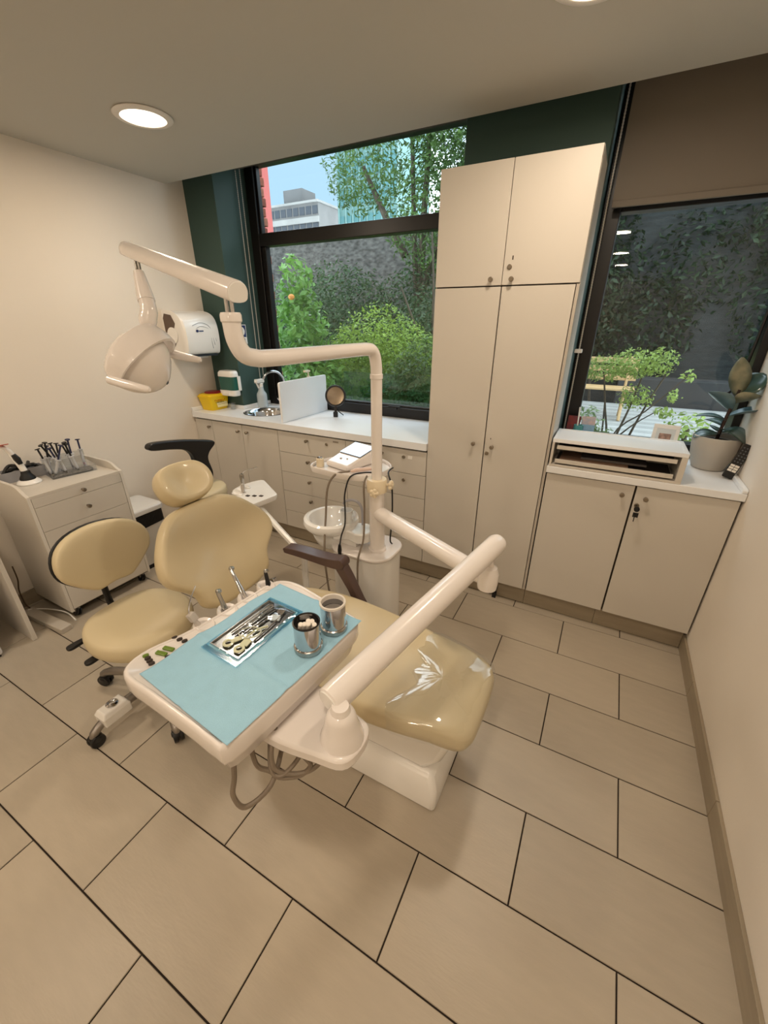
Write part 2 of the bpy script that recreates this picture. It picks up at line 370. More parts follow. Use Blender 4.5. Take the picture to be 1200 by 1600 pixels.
# worktops
def plate(outer, holes, z0, z1):
    bm = bmesh.new(); loops = []
    for lp in [outer] + holes:
        vs_ = [bm.verts.new((p[0], p[1], z1)) for p in lp]; loops.append(vs_)
        for a, b in zip(vs_, vs_[1:]+vs_[:1]): bm.edges.new((a, b))
    bmesh.ops.triangle_fill(bm, use_beauty=True, edges=bm.edges[:])
    top = bm.faces[:]; r = bmesh.ops.extrude_face_region(bm, geom=top)
    bmesh.ops.translate(bm, verts=[g for g in r['geom'] if isinstance(g, bmesh.types.BMVert)], vec=(0, 0, z0-z1))
    bmesh.ops.recalc_face_normals(bm, faces=bm.faces)
    mb = MB(); bm.verts.index_update(); mb.add([v.co.copy() for v in bm.verts], [tuple(v.index for v in f.verts) for f in bm.faces]); bm.free(); return mb
SK = (-2.77, .275)
ZW = .97
wt = thing('worktop', 'long white worktop running under the left window with the sink', 'worktop', (0, 0, 0))
plate([(XL+.002, .003), (-1.249, .003), (-1.249, .598), (-3.028, .598), (-3.028, .288), (XL+.002, .288)], [circ(.165, 40, SK)], .926, ZW).build('slab', worktop, wt, smooth=0)
MB().box(XL+.001, XL+.018, .003, .286, ZW, ZW+.03).build('upstand', worktop, wt, smooth=0, bev=.004)
MB().box(XL+.018, -3.012, .27, .288, ZW, ZW+.028).box(-3.028, -3.012, .288, .595, ZW, ZW+.028).build('upstand', worktop, wt, smooth=0, bev=.003)
sk = thing('sink', 'round stainless steel sink bowl let into the white worktop', 'sink', (SK[0], SK[1], ZW))
MB().lathe([(.180, .0005), (.181, .003), (.170, .004), (.160, -.004), (.150, -.03), (.142, -.09), (.12, -.125), (.06, -.135), (.02, -.137)], n=40, cap0=False).build('bowl', chrome, sk)
MB().lathe([(.022, -.136), (.022, -.132), (.015, -.131), (.004, -.131)], n=18).build('drain', steel, sk)
fc = thing('faucet', 'chrome gooseneck tap with side lever beside the round sink', 'faucet', (-2.745, .50, ZW))
MB().lathe([(.027, 0), (.027, .008), (.021, .014), (.020, .05), (.017, .055), (.012, .058)], n=20).build('base', chrome, fc)
MB().tube(cr([(0, 0, .05), (0, 0, .16), (-.003, -.008, .24), (-.02, -.05, .292), (-.038, -.10, .302), (-.055, -.15, .285), (-.064, -.178, .25)], 6, False), .0105, 12).build('spout', chrome, fc)
MB().tube([(.0, -.012, .035), (-.02, -.03, .05), (-.05, -.05, .085)], [.009, .009, .007], 10).build('lever', chrome, fc)
w2t = thing('worktop', 'short white worktop under the right window beside the wall', 'worktop', (0, 0, 0))
MB().box(-.552, .2985, .003, .525, .909, .945).build('slab', worktop, w2t, smooth=0, bev=.003)
MB().prism([(.0, .945), (.0, .96), (.012, .966), (.5, .966), (.5, .945)], .276, .2985, lambda y, z, x: (x, y+.006, z)).build('upstand', worktop, w2t, smooth=0, bev=.004)

# ------------------------------------------------------------------ on the left worktop
pt = tag(MB().prism([(0, 0), (.555, 0), (.555, .271), (.5515, .2795), (.543, .283), (.016, .283), (.0075, .2805), (.002, .275), (0, .267)], -.009, .009, lambda y, z, x: (x, y, z)).build('partition_panel', worktop, org=(0, 0, 0), loc=(-2.385, .022, ZW+.001), smooth=30, bev=.002), 'upright white splash panel separating the sink from the worktop', 'panel')
sb = thing('sharps_bin', 'yellow sharps bin with dark red lid in the worktop corner', 'sharps bin', (-3.248, .178, ZW), R(90))
yel = M('bin_yellow', (236, 200, 20), .35)
mb = MB(); mb.rings([[(x*s, y*s, z) for x, y in rrect(-.10, .10, -.075, .075, .02)] for s, z in ((.80, 0), (.82, .004), (1., .105), (1.06, .106), (1.06, .114), (1.0, .115))]); mb.build('tub', yel, sb)
mb = MB(); mb.rings([[(x*s, y*s, z) for x, y in rrect(-.10, .10, -.075, .075, .02)] for s, z in ((.97, .1152), (.95, .126), (.80, .131), (.7, .131))]); mb.build('rim', yel, sb)
MB().lathe([(.066, .131), (.066, .140), (.058, .144), (.02, .144)], n=24).build('lid', M('lid_red', (128, 24, 28), .35), sb)
red = M('print_red', (176, 34, 12), .6); dkp = M('print_dark', (70, 60, 50), .6)
lb = MB(Matrix.Translation((.012, -.0688, .056)) @ Matrix.Rotation(R(80), 4, 'X')).box(-.048, .06, -.034, .006, .0, .0012).build('paper_label', M('label_cream', (238, 226, 170), .6), sb, smooth=0)
text('lettering', 'PUNZO', .031, red, sb, (-.004, -.0742, .071), (R(80), 0, 0)); text('lettering', 'CORTANTE', .0165, dkp, sb, (-.004, -.0722, .056), (R(80), 0, 0))
for zz in (.046, .038, .030): MB(Matrix.Translation((.014, -.0705, zz-.001)) @ Matrix.Rotation(R(80), 4, 'X')).box(-.042, .050, -.001, .001, 0.0008, .0016).build('print_line', dkp, sb, smooth=0)
tg = thing('glass_tumbler', 'small clear tumbler tucked beside the yellow bin', 'glass', (-3.10, .235, ZW))
MB().lathe([(.020, 0), (.022, .002), (.025, .052), (.0235, .052), (.0205, .006), (.004, .005)], n=20).build('cup', acryl, tg)
sd = thing('soap_dispenser', 'wall soap dispenser with dark green window on the green pillar', 'soap dispenser', (-3.118, .289, 1.08))
mb = MB(); P0 = rrect(-.092, .092, -.085, .0, .03)
mb.rings([[(x*s, y*s, z) for x, y in P0] for s, z in ((.90, 0), (.97, .008), (.97, .045), (.93, .047))]).build('base_shell', plast2, sd)
mb = MB(); mb.rings([[(x*.95, y*.95, z) for x, y in P0] for z in (.047, .152)]).build('window', M('soap_green', (16, 84, 74), .12, coat=.6), sd)
mb = MB(); mb.rings([[(x*s, y*s, z) for x, y in P0] for s, z in ((.97, .152), (.98, .158), (.95, .182), (.82, .196), (.6, .199))]).build('cap_shell', plast2, sd)
MB().box(.074, .094, -.03, 0, .04, .155).box(-.094, -.074, -.012, 0, .04, .155).build('side_shell', plast2, sd, smooth=0, bev=.003)
MB().box(-.04, .04, -.092, -.082, .008, .032).build('push_bar', plast2, sd, smooth=0, bev=.004)
st = thing('notice_sticker', 'small blue and white safety notice on the side of the green pillar', 'sign', (-3.029, .372, 1.545))
MB().box(0, .0015, -.05, .05, -.072, .072).build('backing', paper, st, smooth=0); navy = M('notice_blue', (28, 46, 96), .5)
MB().box(.0015, .002, -.045, .045, -.02, .067).build('blue_field', navy, st, smooth=0); MB().prism(circ(.033, 24, (0, .023)), .002, .0026, lambda y, z, x: (x, y, z)).build('white_disc', paper, st, smooth=0)
for zz in (-.034, -.046, -.058): MB().box(.0015, .002, -.03, .03, zz-.0035, zz+.0035).build('print_line', navy, st, smooth=0)
sp = thing('spray_bottle', 'clear spray bottle with white trigger head behind the sink', 'spray bottle', (-2.94, .42, ZW))
bott = M('bottle_plastic', (214, 226, 232), .25, trans=.35)
MB().lathe([(.040, 0), (.043, .004), (.043, .10), (.040, .115), (.024, .14), (.019, .175), (.017, .178)], n=22).build('bottle', bott, sp)
MB().lathe([(.020, .172), (.020, .196), (.015, .20)], n=16).build('collar', plast2, sp)
MB().box(-.016, .016, -.055, .035, .202, .235).box(-.008, .008, -.065, -.05, .208, .226).build('trigger_head', plast2, sp, smooth=0, bev=.006)
MB().obox((0, -.036, .185), (.006, .006, .026), (R(25), 0, 0)).build('trigger', plast2, sp, smooth=0, bev=.003)
ptb = thing('pump_bottle', 'cream pump bottle just showing above the splash panel', 'pump bottle', (-2.475, .48, ZW))
cream = M('pump_cream', (226, 214, 190), .4)
MB().lathe([(.030, 0), (.032, .004), (.032, .19), (.024, .225), (.012, .24), (.012, .262)], n=20).build('bottle', cream, ptb)
MB().lathe([(.015, .255), (.015, .275), (.006, .277), (.006, .31)], n=14).box(-.012, .012, -.045, .012, .308, .322).build('pump', cream, ptb)
mm = thing('magnifying_mirror', 'small round magnifier with black rim and handle on a clip stand', 'mirror', (-2.165, .385, ZW), R(24))
A = Matrix.Rotation(R(78), 3, 'X')
MB().lathe([(.066, -.009), (.078, -.009), (.081, 0), (.078, .009), (.066, .009)], (0, .03, .155), 36, A, False, False).build('rim', blackp, mm)
MB().lathe([(.067, -.003), (.067, .003)], (0, .03, .155), 36, A).build('lens', M('mirror_face', (176, 160, 140), .08, .85), mm)
MB().obox((0, .012, .045), (.010, .007, .045), (R(-12), 0, 0)).obox((0, .004, .02), (.017, .012, .02), (0, 0, 0)).build('handle', blackp, mm, smooth=0, bev=.004)
MB().tube([(0, .01, .06), (.05, .06, .004)], .004, 8).build('support_leg', blackp, mm)
# paper towel dispenser on the left wall
td = thing('towel_dispenser', 'white plastic paper towel dispenser mounted on the left wall', 'towel dispenser', (XL+.001, .075, 1.41))
prof = cr([(0, 0, 0), (.10, 0, 0), (.185, .0, 0), (.212, .03, 0), (.222, .12, 0), (.214, .20, 0), (.185, .255, 0), (.13, .285, 0), (.05, .298, 0), (0, .30, 0)], 4, False)
mb = MB(); mb.rings([[(p[0]*s, y, p[1] + (1-s)*.12) for p in prof] for s, y in ((.93, -.165), (1, -.155), (1, .135), (.95, .146))]); mb.build('shell', plast2, td)
sm = M('smoke_window', (96, 80, 70), .25)
MB().prism([(.012, .08), (.09, .06), (.115, .10), (.10, .16), (.13, .215), (.10, .27), (.03, .28), (.012, .25)], -.1655, -.1635, lambda x, z, y: (x, y-.002, z)).build('side_window', sm, td)
MB().lathe([(.055, 0), (.055, .003)], (.085, -.1675, .135), 28, Matrix.Rotation(R(90), 3, 'X')).build('paper_roll', paper, td)
MB().box(.06, .205, -.13, .11, -.012, .002).build('outlet_slot', blackp, td, smooth=0); MB().box(.10, .14, -.125, .07, -.03, -.01).build('paper_tongue', paper, td, smooth=0)
lg = M('groove_grey', (120, 124, 128), .4)
for k, (zz, ln) in enumerate(((.19, .19), (.165, .16), (.14, .12))):
    pts = [(.2165 - max(0, (q[1]-.12))*.06 + .004, q[0], q[1]) for q in cr([(-.09+.02*k, zz+.01, 0), (-.02, zz+.03, 0), (.05, zz+.012, 0), (.09-.015*k, zz-.05, 0), (.105-.02*k, zz-.10, 0)], 5, False)]
    MB().tube(pts, .0016, 6).build('groove', lg, td)
MB().prism(circ(.012, 14, (-.06, .165), .009), .2225, .2245, lambda y, z, x: (x, y, z)).box(.2225, .2238, -.044, -.005, .16, .168).build('maker_badge', navy, td, smooth=0)

# ------------------------------------------------------------------ on the right worktop
bx = thing('instrument_drawer_box', 'low white box with two shallow pull-out trays on the right worktop', 'drawer box', (0, 0, 0))
MB().box(-.545, .045, .006, .262, .9455, .957).box(-.545, -.533, .006, .262, .957, 1.075).box(.020, .045, .006, .262, .957, 1.075).box(-.533, .02, .25, .262, .957, 1.075).build('frame', lam, bx, smooth=0, bev=.0015)
MB().box(-.545, .045, .006, .262, 1.075, 1.090).build('lid', worktop, bx, smooth=0, bev=.002)
MB().box(-.545, .045, .006, .018, 1.090, 1.094).box(-.545, .045, .25, .262, 1.090, 1.094).box(-.545, -.53, .018, .25, 1.090, 1.094).box(.03, .045, .018, .25, 1.090, 1.094).build('lid_edge', worktop, bx, smooth=0)
drk = M('tray_inside', (52, 44, 40), .5)
for z0 in (.966, 1.04):
    t = MB().box(-.520, .008, .012, .024, z0, z0+.020).build('pull_out_tray', lam, bx, smooth=0, bev=.001)
    MB().box(-.518, .006, .024, .245, z0, z0+.004).build('tray_floor', drk, t, smooth=0)
MB().box(-.50, -.18, .05, .2, .975, .985).build('paper_stack', M('paper_brown', (150, 120, 100), .7), bx, smooth=0); MB().box(-.40, -.10, .08, .22, .9855, .996).build('paper_stack', M('folder_grey', (96, 90, 88), .6), bx, smooth=0)
pp = thing('potted_rubber_plant', 'young variegated rubber plant in a pale grey pot by the wall', 'potted plant', (.198, .378, .945))
potm = M('pot_grey', (186, 180, 170), .6, bump=.03, bscale=90)
MB().lathe([(.062, 0), (.072, .004), (.094, .07), (.104, .15), (.104, .17), (.098, .172), (.094, .168), (.092, .145), (.02, .143)], n=36).build('pot', potm, pp)
MB().lathe([(.0935, .138), (.07, .147), (.02, .150)], n=24).build('soil', M('soil', (48, 34, 26), .95, var=.4, scale=60, bump=.8, bscale=80), pp)
MB().tube(cr([(0, 0, .14), (.004, .0, .22), (.012, -.004, .32), (.02, -.004, .40)], 4, False), [.008]*9+[.006]*4, 8).build('stem', M('stem_dark', (58, 40, 34), .6), pp)
leafs = [M('leaf_green', (58, 84, 74), .3, var=.35, scale=14, dark=(34, 54, 46), coat=.3), M('leaf_cream', (158, 150, 122), .35, var=.5, scale=12, dark=(80, 90, 74)), M('leaf_blue', (104, 130, 138), .3, var=.4, scale=10, dark=(44, 66, 64), coat=.3)]
def leaf(par, base, dirv, L, wd, droop, mat, curl=.25, roll_=0):
    d = Vector(dirv).normalized(); side = d.cross(Vector((0, 0, 1))).normalized(); side = Matrix.Rotation(roll_, 3, d) @ side; n = side.cross(d); rows = []
    for i in range(9):
        t = i/8; w = wd*math.sin(math.pi*min(1, t*.93+.05))**.75; c = Vector(base) + d*L*t - Vector((0, 0, 1))*droop*t*t
        rows.append([c + side*w*k/2 + n*(abs(k)/2)**1.5*w*curl for k in (-2, -1, 0, 1, 2)])
    vs_ = [p for r in rows for p in r]; fs = [(i*5+j, i*5+j+1, i*5+j+6, i*5+j+5) for i in range(8) for j in range(4)]
    mb = MB(); mb.add(vs_, fs); o = mb.build('leaf', mat, par, smooth=60); sd_ = o.modifiers.new('thickness', 'SOLIDIFY'); sd_.thickness = .0015; return o
for base, d_, L, wd, dr, mi, cu, ro in (((.018, 0, .37), (-.20, -.05, 1), .17, .044, -.01, 1, .5, 1.0), ((.02, 0, .37), (.55, .1, .85), .14, .072, .01, 0, .2, .5), ((.016, 0, .335), (.6, -.5, .22), .105, .055, -.02, 1, .5, -.3),
                                ((.01, 0, .30), (-.8, -.1, .75), .15, .062, .02, 2, .35, .4), ((.012, 0, .27), (.95, -.1, .4), .19, .06, .03, 2, .35, 0), ((.008, 0, .25), (-1, .1, .3), .13, .045, .03, 2, .3, 0), ((.006, 0, .22), (-.6, .5, .3), .10, .05, .02, 0, .3, 0),
                                ((.004, 0, .20), (.7, -.5, .35), .14, .075, .10, 0, .2, 0), ((.004, 0, .18), (-.9, -.35, .2), .12, .06, .045, 0, .2, 0), ((.004, 0, .19), (.3, .8, .3), .11, .06, .04, 0, .2, 0)):
    leaf(pp, base, d_, L, wd, dr, leafs[mi], cu, ro)
rc = thing('remote_control', 'slim black remote leaning upright by the plant pot', 'remote control', (.252, .215, .9455), R(-12))
X = Matrix.Rotation(R(14), 4, 'Y') @ Matrix.Rotation(R(-6), 4, 'X')
MB(X).prism(rrect(-.022, .022, 0, .172, .006, 3), -.008, .008, lambda x, z, y: (x, y, z+.006)).build('body', blackp, rc)
wb = M('button_white', (230, 224, 214), .5); gb = M('button_grey', (90, 92, 96), .5)
for i in range(3):
    for j in range(2): MB(X).box(-.018+j*.019, -.001+j*.019, -.0095, -.0075, .040+i*.0125, .050+i*.0125).build('button', wb, rc, smooth=0)
for i in range(6):
    for j in range(3): MB(X).lathe([(.0035, 0), (.003, .0015)], (-.013+.013*j, -.0078, .09+.014*i), 8, Matrix.Rotation(R(90), 3, 'X')).build('button', gb, rc)
pf = thing('photo_frame', 'small white photo frame leaning by the right window', 'photo frame', (-.02, .42, .946), R(-6))
pf.scale = (1, 1, 1.28)
X = Matrix.Rotation(R(-12), 4, 'X')
MB(X).box(-.062, .062, 0, .012, 0, .018).box(-.062, .062, 0, .012, .132, .15).box(-.062, -.044, 0, .012, .018, .132).box(.044, .062, 0, .012, .018, .132).build('frame', paper, pf, smooth=0, bev=.002)
MB(X).box(-.046, .046, .004, .009, .016, .134).build('mount', M('mount_pale', (216, 222, 224), .7), pf, smooth=0)
mbp = MB(X).box(-.028, .028, .003, .005, .035, .112).build('photo_print', M('photo_print', (196, 160, 144), .4, var=.6, scale=38, dark=(60, 50, 52)), pf, smooth=0)
MB(X @ Matrix.Translation((0, .012, .11))).obox((0, .016, -.055), (.012, .0015, .058), (R(20), 0, 0)).build('strut', paper, pf, smooth=0)
tg = tag(MB().box(-.065, .065, -.03, .03, 0, .085).box(-.055, .055, -.024, .024, .085, .09).build('card_holder', blackp, org=(0, 0, 0), loc=(-.155, .44, .946), smooth=0, bev=.004), 'low black box standing between the cards and the photo frame', 'box')
def card(name, loc, rz, w, h, mat, lab, cat, tilt=10):
    o = MB(Matrix.Rotation(R(-tilt), 4, 'X')).box(-w/2, w/2, 0, .003, 0, h).build(name, mat, loc=loc, smooth=0, bev=.0008); o.rotation_euler = (0, 0, rz); return tag(o, lab, cat)
card('greeting_card', (-.405, .42, .946), R(8), .075, .195, M('card_pink', (222, 190, 178), .7, var=.4, scale=30, dark=(150, 170, 190)), 'pale pink patterned card leaning on the right window', 'card')
card('greeting_card', (-.405, .385, .946), R(-4), .065, .155, M('card_blue', (140, 178, 206), .7, var=.3, scale=26), 'light blue card in front of the pink one', 'card')
card('greeting_card', (-.49, .43, .946), R(-6), .07, .19, M('card_red', (150, 62, 56), .7, var=.5, scale=24, dark=(90, 60, 70)), 'dark red card behind the pen tub near the cupboard', 'card')
ps = thing('pen_tub', 'teal and red pen tub with a white pencil near the tall cupboard', 'pen holder', (-.455, .395, .946))
MB().lathe([(.024, 0), (.026, .01), (.026, .15), (.022, .15), (.022, .02)], n=18).build('tub', M('tub_teal', (84, 150, 150), .5), ps); MB().lathe([(.0265, .05), (.0265, .09)], n=18, cap0=False, cap1=False).build('red_band', M('tub_red', (178, 58, 44), .5), ps)
MB().tube([(0, 0, .02), (-.012, .004, .25)], .004, 8).build('pencil', paper, ps)
bd = tag(MB().lathe([(.012, -.012), (.03, -.012), (.034, 0), (.03, .012), (.012, .012), (.010, 0), (.012, -.012)], n=20, A=Matrix.Rotation(R(80), 3, 'X'), cap0=False, cap1=False).build('ribbon_roll', M('ribbon_pink', (206, 60, 92), .5), loc=(-.515, .36, .982)), 'small pink ribbon roll standing beside the tall cupboard', 'ribbon')

# ------------------------------------------------------------------ drawer cart by the left wall
ct = thing('drawer_cart', 'white wheeled drawer cart standing against the left wall', 'cart', (0, 0, 0))
X0, X1, Y0, Y1 = XL+.016, -2.905, -1.392, -.886
MB().box(X0, X1-.018, Y0+.016, Y1-.016, .06, .80).build('body', gapm, ct, smooth=0)
for y0, y1 in ((Y0, Y0+.016), (Y1-.016, Y1)):
    MB().prism([(X0, .06), (X1, .06), (X1, .795), (X1-.003, .802), (X1-.012, .806), (X1-.03, .812), (X1-.055, .826), (X1-.075, .838), (X1-.095, .845), (X1-.12, .848), (X0, .848)], y0, y1, lambda x, z, y: (x, y, z)).build('side_panel', lam, ct, smooth=30)
MB().box(X0, X0+.014, Y0+.016, Y1-.016, .80, .848).build('back_panel', lam, ct, smooth=0); MB().box(X0+.014, X1, Y0+.016, Y1-.016, .79, .803).build('top_board', lam, ct, smooth=0)
for i, (z0, z1) in enumerate(((.735, .789), (.592, .733), (.42, .59), (.245, .418), (.075, .243))):
    d = MB().box(X1-.018, X1, Y0+.018, Y1-.018, z0, z1).build('drawer', lam, ct, smooth=0, bev=.001)
    MB().lathe([(.006, 0), (.0055, .012), (.010, .015), (.0115, .019), (.0115, .027), (.009, .029)], (X1, (Y0+Y1)/2+.01, (z1-.026 if i == 0 else z1-.072)), 14, Matrix.Rotation(R(90), 3, 'Y')).build('knob', nickel, d)
def caster(par, x, y, r=.026, mat=blackp):
    o = MB().lathe([(r*.5, -.014), (r, -.012), (r, -.003), (r*.6, -.002), (r*.6, .002), (r, .003), (r, .012), (r*.5, .014)], (x, y, r), 18, Matrix.Rotation(R(70), 3, 'X')).build('caster', mat, par)
    MB().box(x-.012, x+.012, y-.017, y+.017, r*1.2, .06).build('caster_fork', steel, o, smooth=0, bev=.003); return o
for x in (X0+.05, X1-.045):
    for y in (Y0+.045, Y1-.045): caster(ct, x, y)
# keys hanging at the cart's far corner are parts of the cart lock
MB().tube([(X1-.05, Y1, .70), (X1-.05, Y1+.02, .70)], .008, 10).build('lock', nickel, ct)
# items on the cart
ZT = .8035
cl = thing('curing_light', 'white and black curing light with orange shield standing in its charger', 'curing light', (-3.148, -1.268, ZT)); cl.scale = (.95, .95, .86)
MB().lathe([(.060, 0), (.062, .006), (.055, .018), (.036, .030), (.01, .032)], n=28).build('charger_base', plast2, cl); MB().lathe([(.040, .026), (.037, .042), (.026, .062), (.022, .085), (.01, .088)], n=20).build('charger_cup', blackp, cl)
wd_ = MB().tube(cr([(0, 0, .06), (-.006, -.008, .12), (-.014, -.02, .175), (-.022, -.032, .225), (-.026, -.05, .250), (-.026, -.08, .256)], 4, False), [.016, .0165, .017, .0172, .0175, .0175, .0175, .0175, .017, .0165, .016, .0155, .015, .013, .012, .011, .010, .009, .008, .0075, .007], 14).build('wand', plast2, cl)
MB().tube([(.009, -.010, .135), (.003, -.016, .17), (-.003, -.024, .20)], [.012, .0175, .012], 10).build('grip_inlay', blackp, wd_)
MB().prism(cr([(-.055, -.03), (.0, -.042), (.055, -.03), (.055, .02), (0, .035), (-.055, .02)], 5), -.002, .002, lambda x, y, z: (-.024+x*.8, -.058+y, .262+z+x*.25)).build('orange_shield', M('shield_orange', (214, 72, 30), .15, trans=.3), cl)
gt = thing('grey_organizer', 'grey box organizer with black cables beside the curing light', 'organizer', (-3.262, -1.20, ZT), R(-4))
grb = M('organizer_grey', (150, 150, 154), .45)
MB().box(-.04, .04, -.17, .06, 0, .005).box(-.04, -.036, -.17, .06, .005, .06).box(.036, .04, -.17, .06, .005, .06).box(-.036, .036, -.17, -.166, .005, .06).box(-.036, .036, .056, .06, .005, .06).build('box', grb, gt, smooth=0, bev=.001)
MB().tube(cr([(-.03, -.13, .03), (.02, -.09, .07), (-.02, -.04, .06), (.03, 0, .075), (-.01, .03, .06), (.02, .04, .03)], 6, False), .011, 8).tube(cr([(.03, -.14, .05), (-.03, -.08, .08), (.03, -.03, .07), (-.03, .01, .08)], 6, False), .009, 8).build('black_cable', blackp, gt)
ac = thing('syringe_stand', 'clear acrylic stand holding dental syringes on the cart', 'syringe stand', (-3.135, -1.055, ZT), R(-10))
MB().box(-.075, .075, -.115, .115, 0, .004).box(-.075, .075, -.115, .115, .036, .040).box(-.075, -.072, -.115, .115, .004, .036).box(.072, .075, -.115, .115, .004, .036).build('block', acryl, ac, smooth=0, bev=.001)
MB().box(-.072, -.068, -.11, .11, .04, .105).build('back_wall', acryl, ac, smooth=0)
MB().box(-.06, .06, -.1, .1, .005, .016).build('tip_bed', M('tips_mixed', (150, 146, 140), .5, var=.7, scale=70, dark=(50, 48, 52)), ac, smooth=0)
sywhite = M('syringe_clear', (206, 208, 212), .3, trans=.2); syblue = M('syringe_blue', (34, 40, 74), .4)
rnd = random.Random(3)
spots = [(-.05+.033*(i % 4), -.095+.062*(i//4)) for i in range(14)]
for i, (sx, sy) in enumerate(spots[:13]):
    lean = (R(rnd.uniform(-20, 20)), R(rnd.uniform(-16, 16)), 0); E_ = Euler((0, 0, R(-10))).to_matrix()
    p = Vector((-3.135, -1.055, ZT+.006)) + E_ @ Vector((sx, sy, 0))
    colr = ('dark plunger', blackp) if i % 3 else ('navy plunger', syblue)
    capn = (M('cap_red', (190, 40, 60), .4) if i == 12 else blackp)
    lab = 'slim syringe with a red cap at the stand\'s far end' if i == 12 else 'thin dental syringe with a %s standing in the clear acrylic stand' % colr[0]
    s_ = thing('syringe', lab, 'syringe', p, 0, None if i == 12 else 'syringes with a %s in the acrylic stand' % colr[0]); s_.rotation_euler = lean; s_.scale = (1.3, 1.3, 1.35)
    MB().lathe([(.002, 0), (.004, .015), (.0058, .024), (.0058, .075), (.012, .076), (.012, .079), (.0055, .080)], n=10).build('barrel', sywhite, s_)
    MB().lathe([(.0018, .0), (.0045, .006), (.0045, .022)], n=8).build('tip', capn, s_)
    MB().lathe([(.0038, .08), (.0038, .12+.02*(i % 2)), (.010, .121+.02*(i % 2)), (.010, .125+.02*(i % 2))], n=10).build('plunger', colr[1], s_)
# bin
tb = thing('waste_bin', 'white lidded waste bin with black bag between cart and cabinets', 'bin', (-3.165, -.735, 0))
mb = MB(); P0 = rrect(-.13, .145, -.115, .115, .03)
mb.rings([[(x*s, y*s, z) for x, y in P0] for s, z in ((.90, .02), (.91, .03), (1, .35))]).build('tub', M('bin_white', (216, 212, 204), .4), tb)
mb = MB(); mb.rings([[(x*s, y*s, z) for x, y in P0] for s, z in ((.92, .0), (.94, .03))]).build('foot', blackp, tb)
mb = MB(); mb.rings([[(x*s, y*s, z + (.012*math.sin(i*1.3) if j == 0 else 0)) for i, (x, y) in enumerate(P0)] for j, (s, z) in enumerate(((1.02, .33), (1.01, .40), (1., .425)))]).build('bag', M('bag_black', (18, 18, 20), .3, bump=.6, bscale=30), tb)
mb = MB(); mb.rings([[(x*s, y*s, z) for x, y in P0] for s, z in ((1.06, .425), (1.07, .43), (1.07, .455), (1.03, .463), (.8, .468))]).build('lid', plast2, tb)
# power strip, cable, desk panel, computer
psu = thing('power_strip', 'white power strip lying on the floor under the drawer cart', 'power strip', (-2.99, -1.475, 0), R(4))
MB().box(-.24, .15, -.03, .03, 0, .035).build('body', lam_edge, psu, smooth=0, bev=.005)
MB().tube(cr([(-.22, 0, .036), (-.16, .06, .02), (.0, .085, .03), (.12, .07, .02)], 5, False), .004, 6).build('cord', paper, psu)
dk = thing('desk_side', 'white upright desk side panel at the left edge beside the cart', 'desk', (0, 0, 0))
MB().box(XL+.015, -2.923, -1.60, -1.578, .003, .74).build('panel', lam, dk, smooth=0, bev=.001); MB().box(XL+.015, -2.90, -2.9, -1.578, .7405, .765).build('desk_top', lam, dk, smooth=0, bev=.002)
MB().box(XL+.015, -2.923, -2.9, -2.878, .003, .74).build('panel', lam, dk, smooth=0)
pc = thing('computer_tower', 'pale computer tower on the floor under the desk at the left edge', 'computer', (0, 0, 0))
MB().box(-3.26, -2.93, -1.93, -1.728, .016, .40).build('case', M('pc_white', (224, 224, 226), .35), pc, smooth=0, bev=.012); MB().box(-3.24, -2.945, -1.92, -1.738, 0, .018).build('foot', blackp, pc, smooth=0)
tag(MB().tube(cr([(-3.30, -1.45, .30), (-3.27, -1.46, .22), (-3.29, -1.47, .14), (-3.25, -1.48, .06), (-3.22, -1.475, .036)], 6, False), .004, 6).build('mains_cable', M('cable_brown', (90, 74, 58), .5)), 'dark thin mains cable hanging behind the desk panel', 'cable')

# ------------------------------------------------------------------ dental chair
YC = -1.205
ch = thing('dental_chair', 'beige vinyl dental chair with white base and brown armrest', 'dental chair', (0, 0, 0))
hw = [(-.497, 0), (-.499, .10), (-.508, .15), (-.54, .182), (-.62, .20), (-.75, .222), (-.90, .24), (-1.05, .252), (-1.2, .252), (-1.33, .235), (-1.44, .205), (-1.52, .16), (-1.56, .09), (-1.57, 0)]
so = cr([(x, YC-w) for x, w in hw] + [(x, YC+w) for x, w in hw[-2:0:-1]], 3)
def seat_fn(x, y, h):
    u = (x+.5)/-1.07
    return Vector((x, y, .452 + h + .018*max(0, u-.55)**1 - .02*math.exp(-((u-.35)/.22)**2)*(1-((y-YC)/.26)**2) - .02*max(0, .12-u)/.12 + .02*max(0, abs(y-YC)-.15)/.1*max(0, u-.2)))
MB().cushion(so, .09, seat_fn, .012, .42, (-1.0, YC)).build('seat', vinyl, ch, smooth=60)
# clear protective film wrapped over the foot end
fo = [(x, YC-w*1.012) for x, w in hw[:6]] + [(-.80, YC-.19), (-.77, YC-.10), (-.83, YC-.02), (-.79, YC+.06), (-.86, YC+.12), (-.80, YC+.19)] + [(x, YC+w*1.012) for x, w in hw[5:0:-1]]
fo = [((p[0]+.66)*1.02-.66, p[1]) for p in cr(fo, 3)]
mb = MB(); rs = []
for sc, h in ((1.002, -.03), (1.012, .0), (1.004, .03), (.97, .0455), (.92, .049), (.75, .054), (.5, .0575), (.25, .0595), (.02, .0605)):
    rs.append([seat_fn((p[0]+.66)*sc-.66, (p[1]-YC)*sc+YC, h+.001*math.sin(i*1.7+sc*9)) for i, p in enumerate(fo)])
mb.rings(rs, False, True).build('foot_cover', film, ch, smooth=70)
MB().cushion([(x*.94-.06, YC+(y-YC)*.9) for x, y, *_ in so], .03, lambda x, y, h: Vector((x, y, .40+h)), 0, .4, (-1.0, YC)).build('seat_pan', plast, ch)
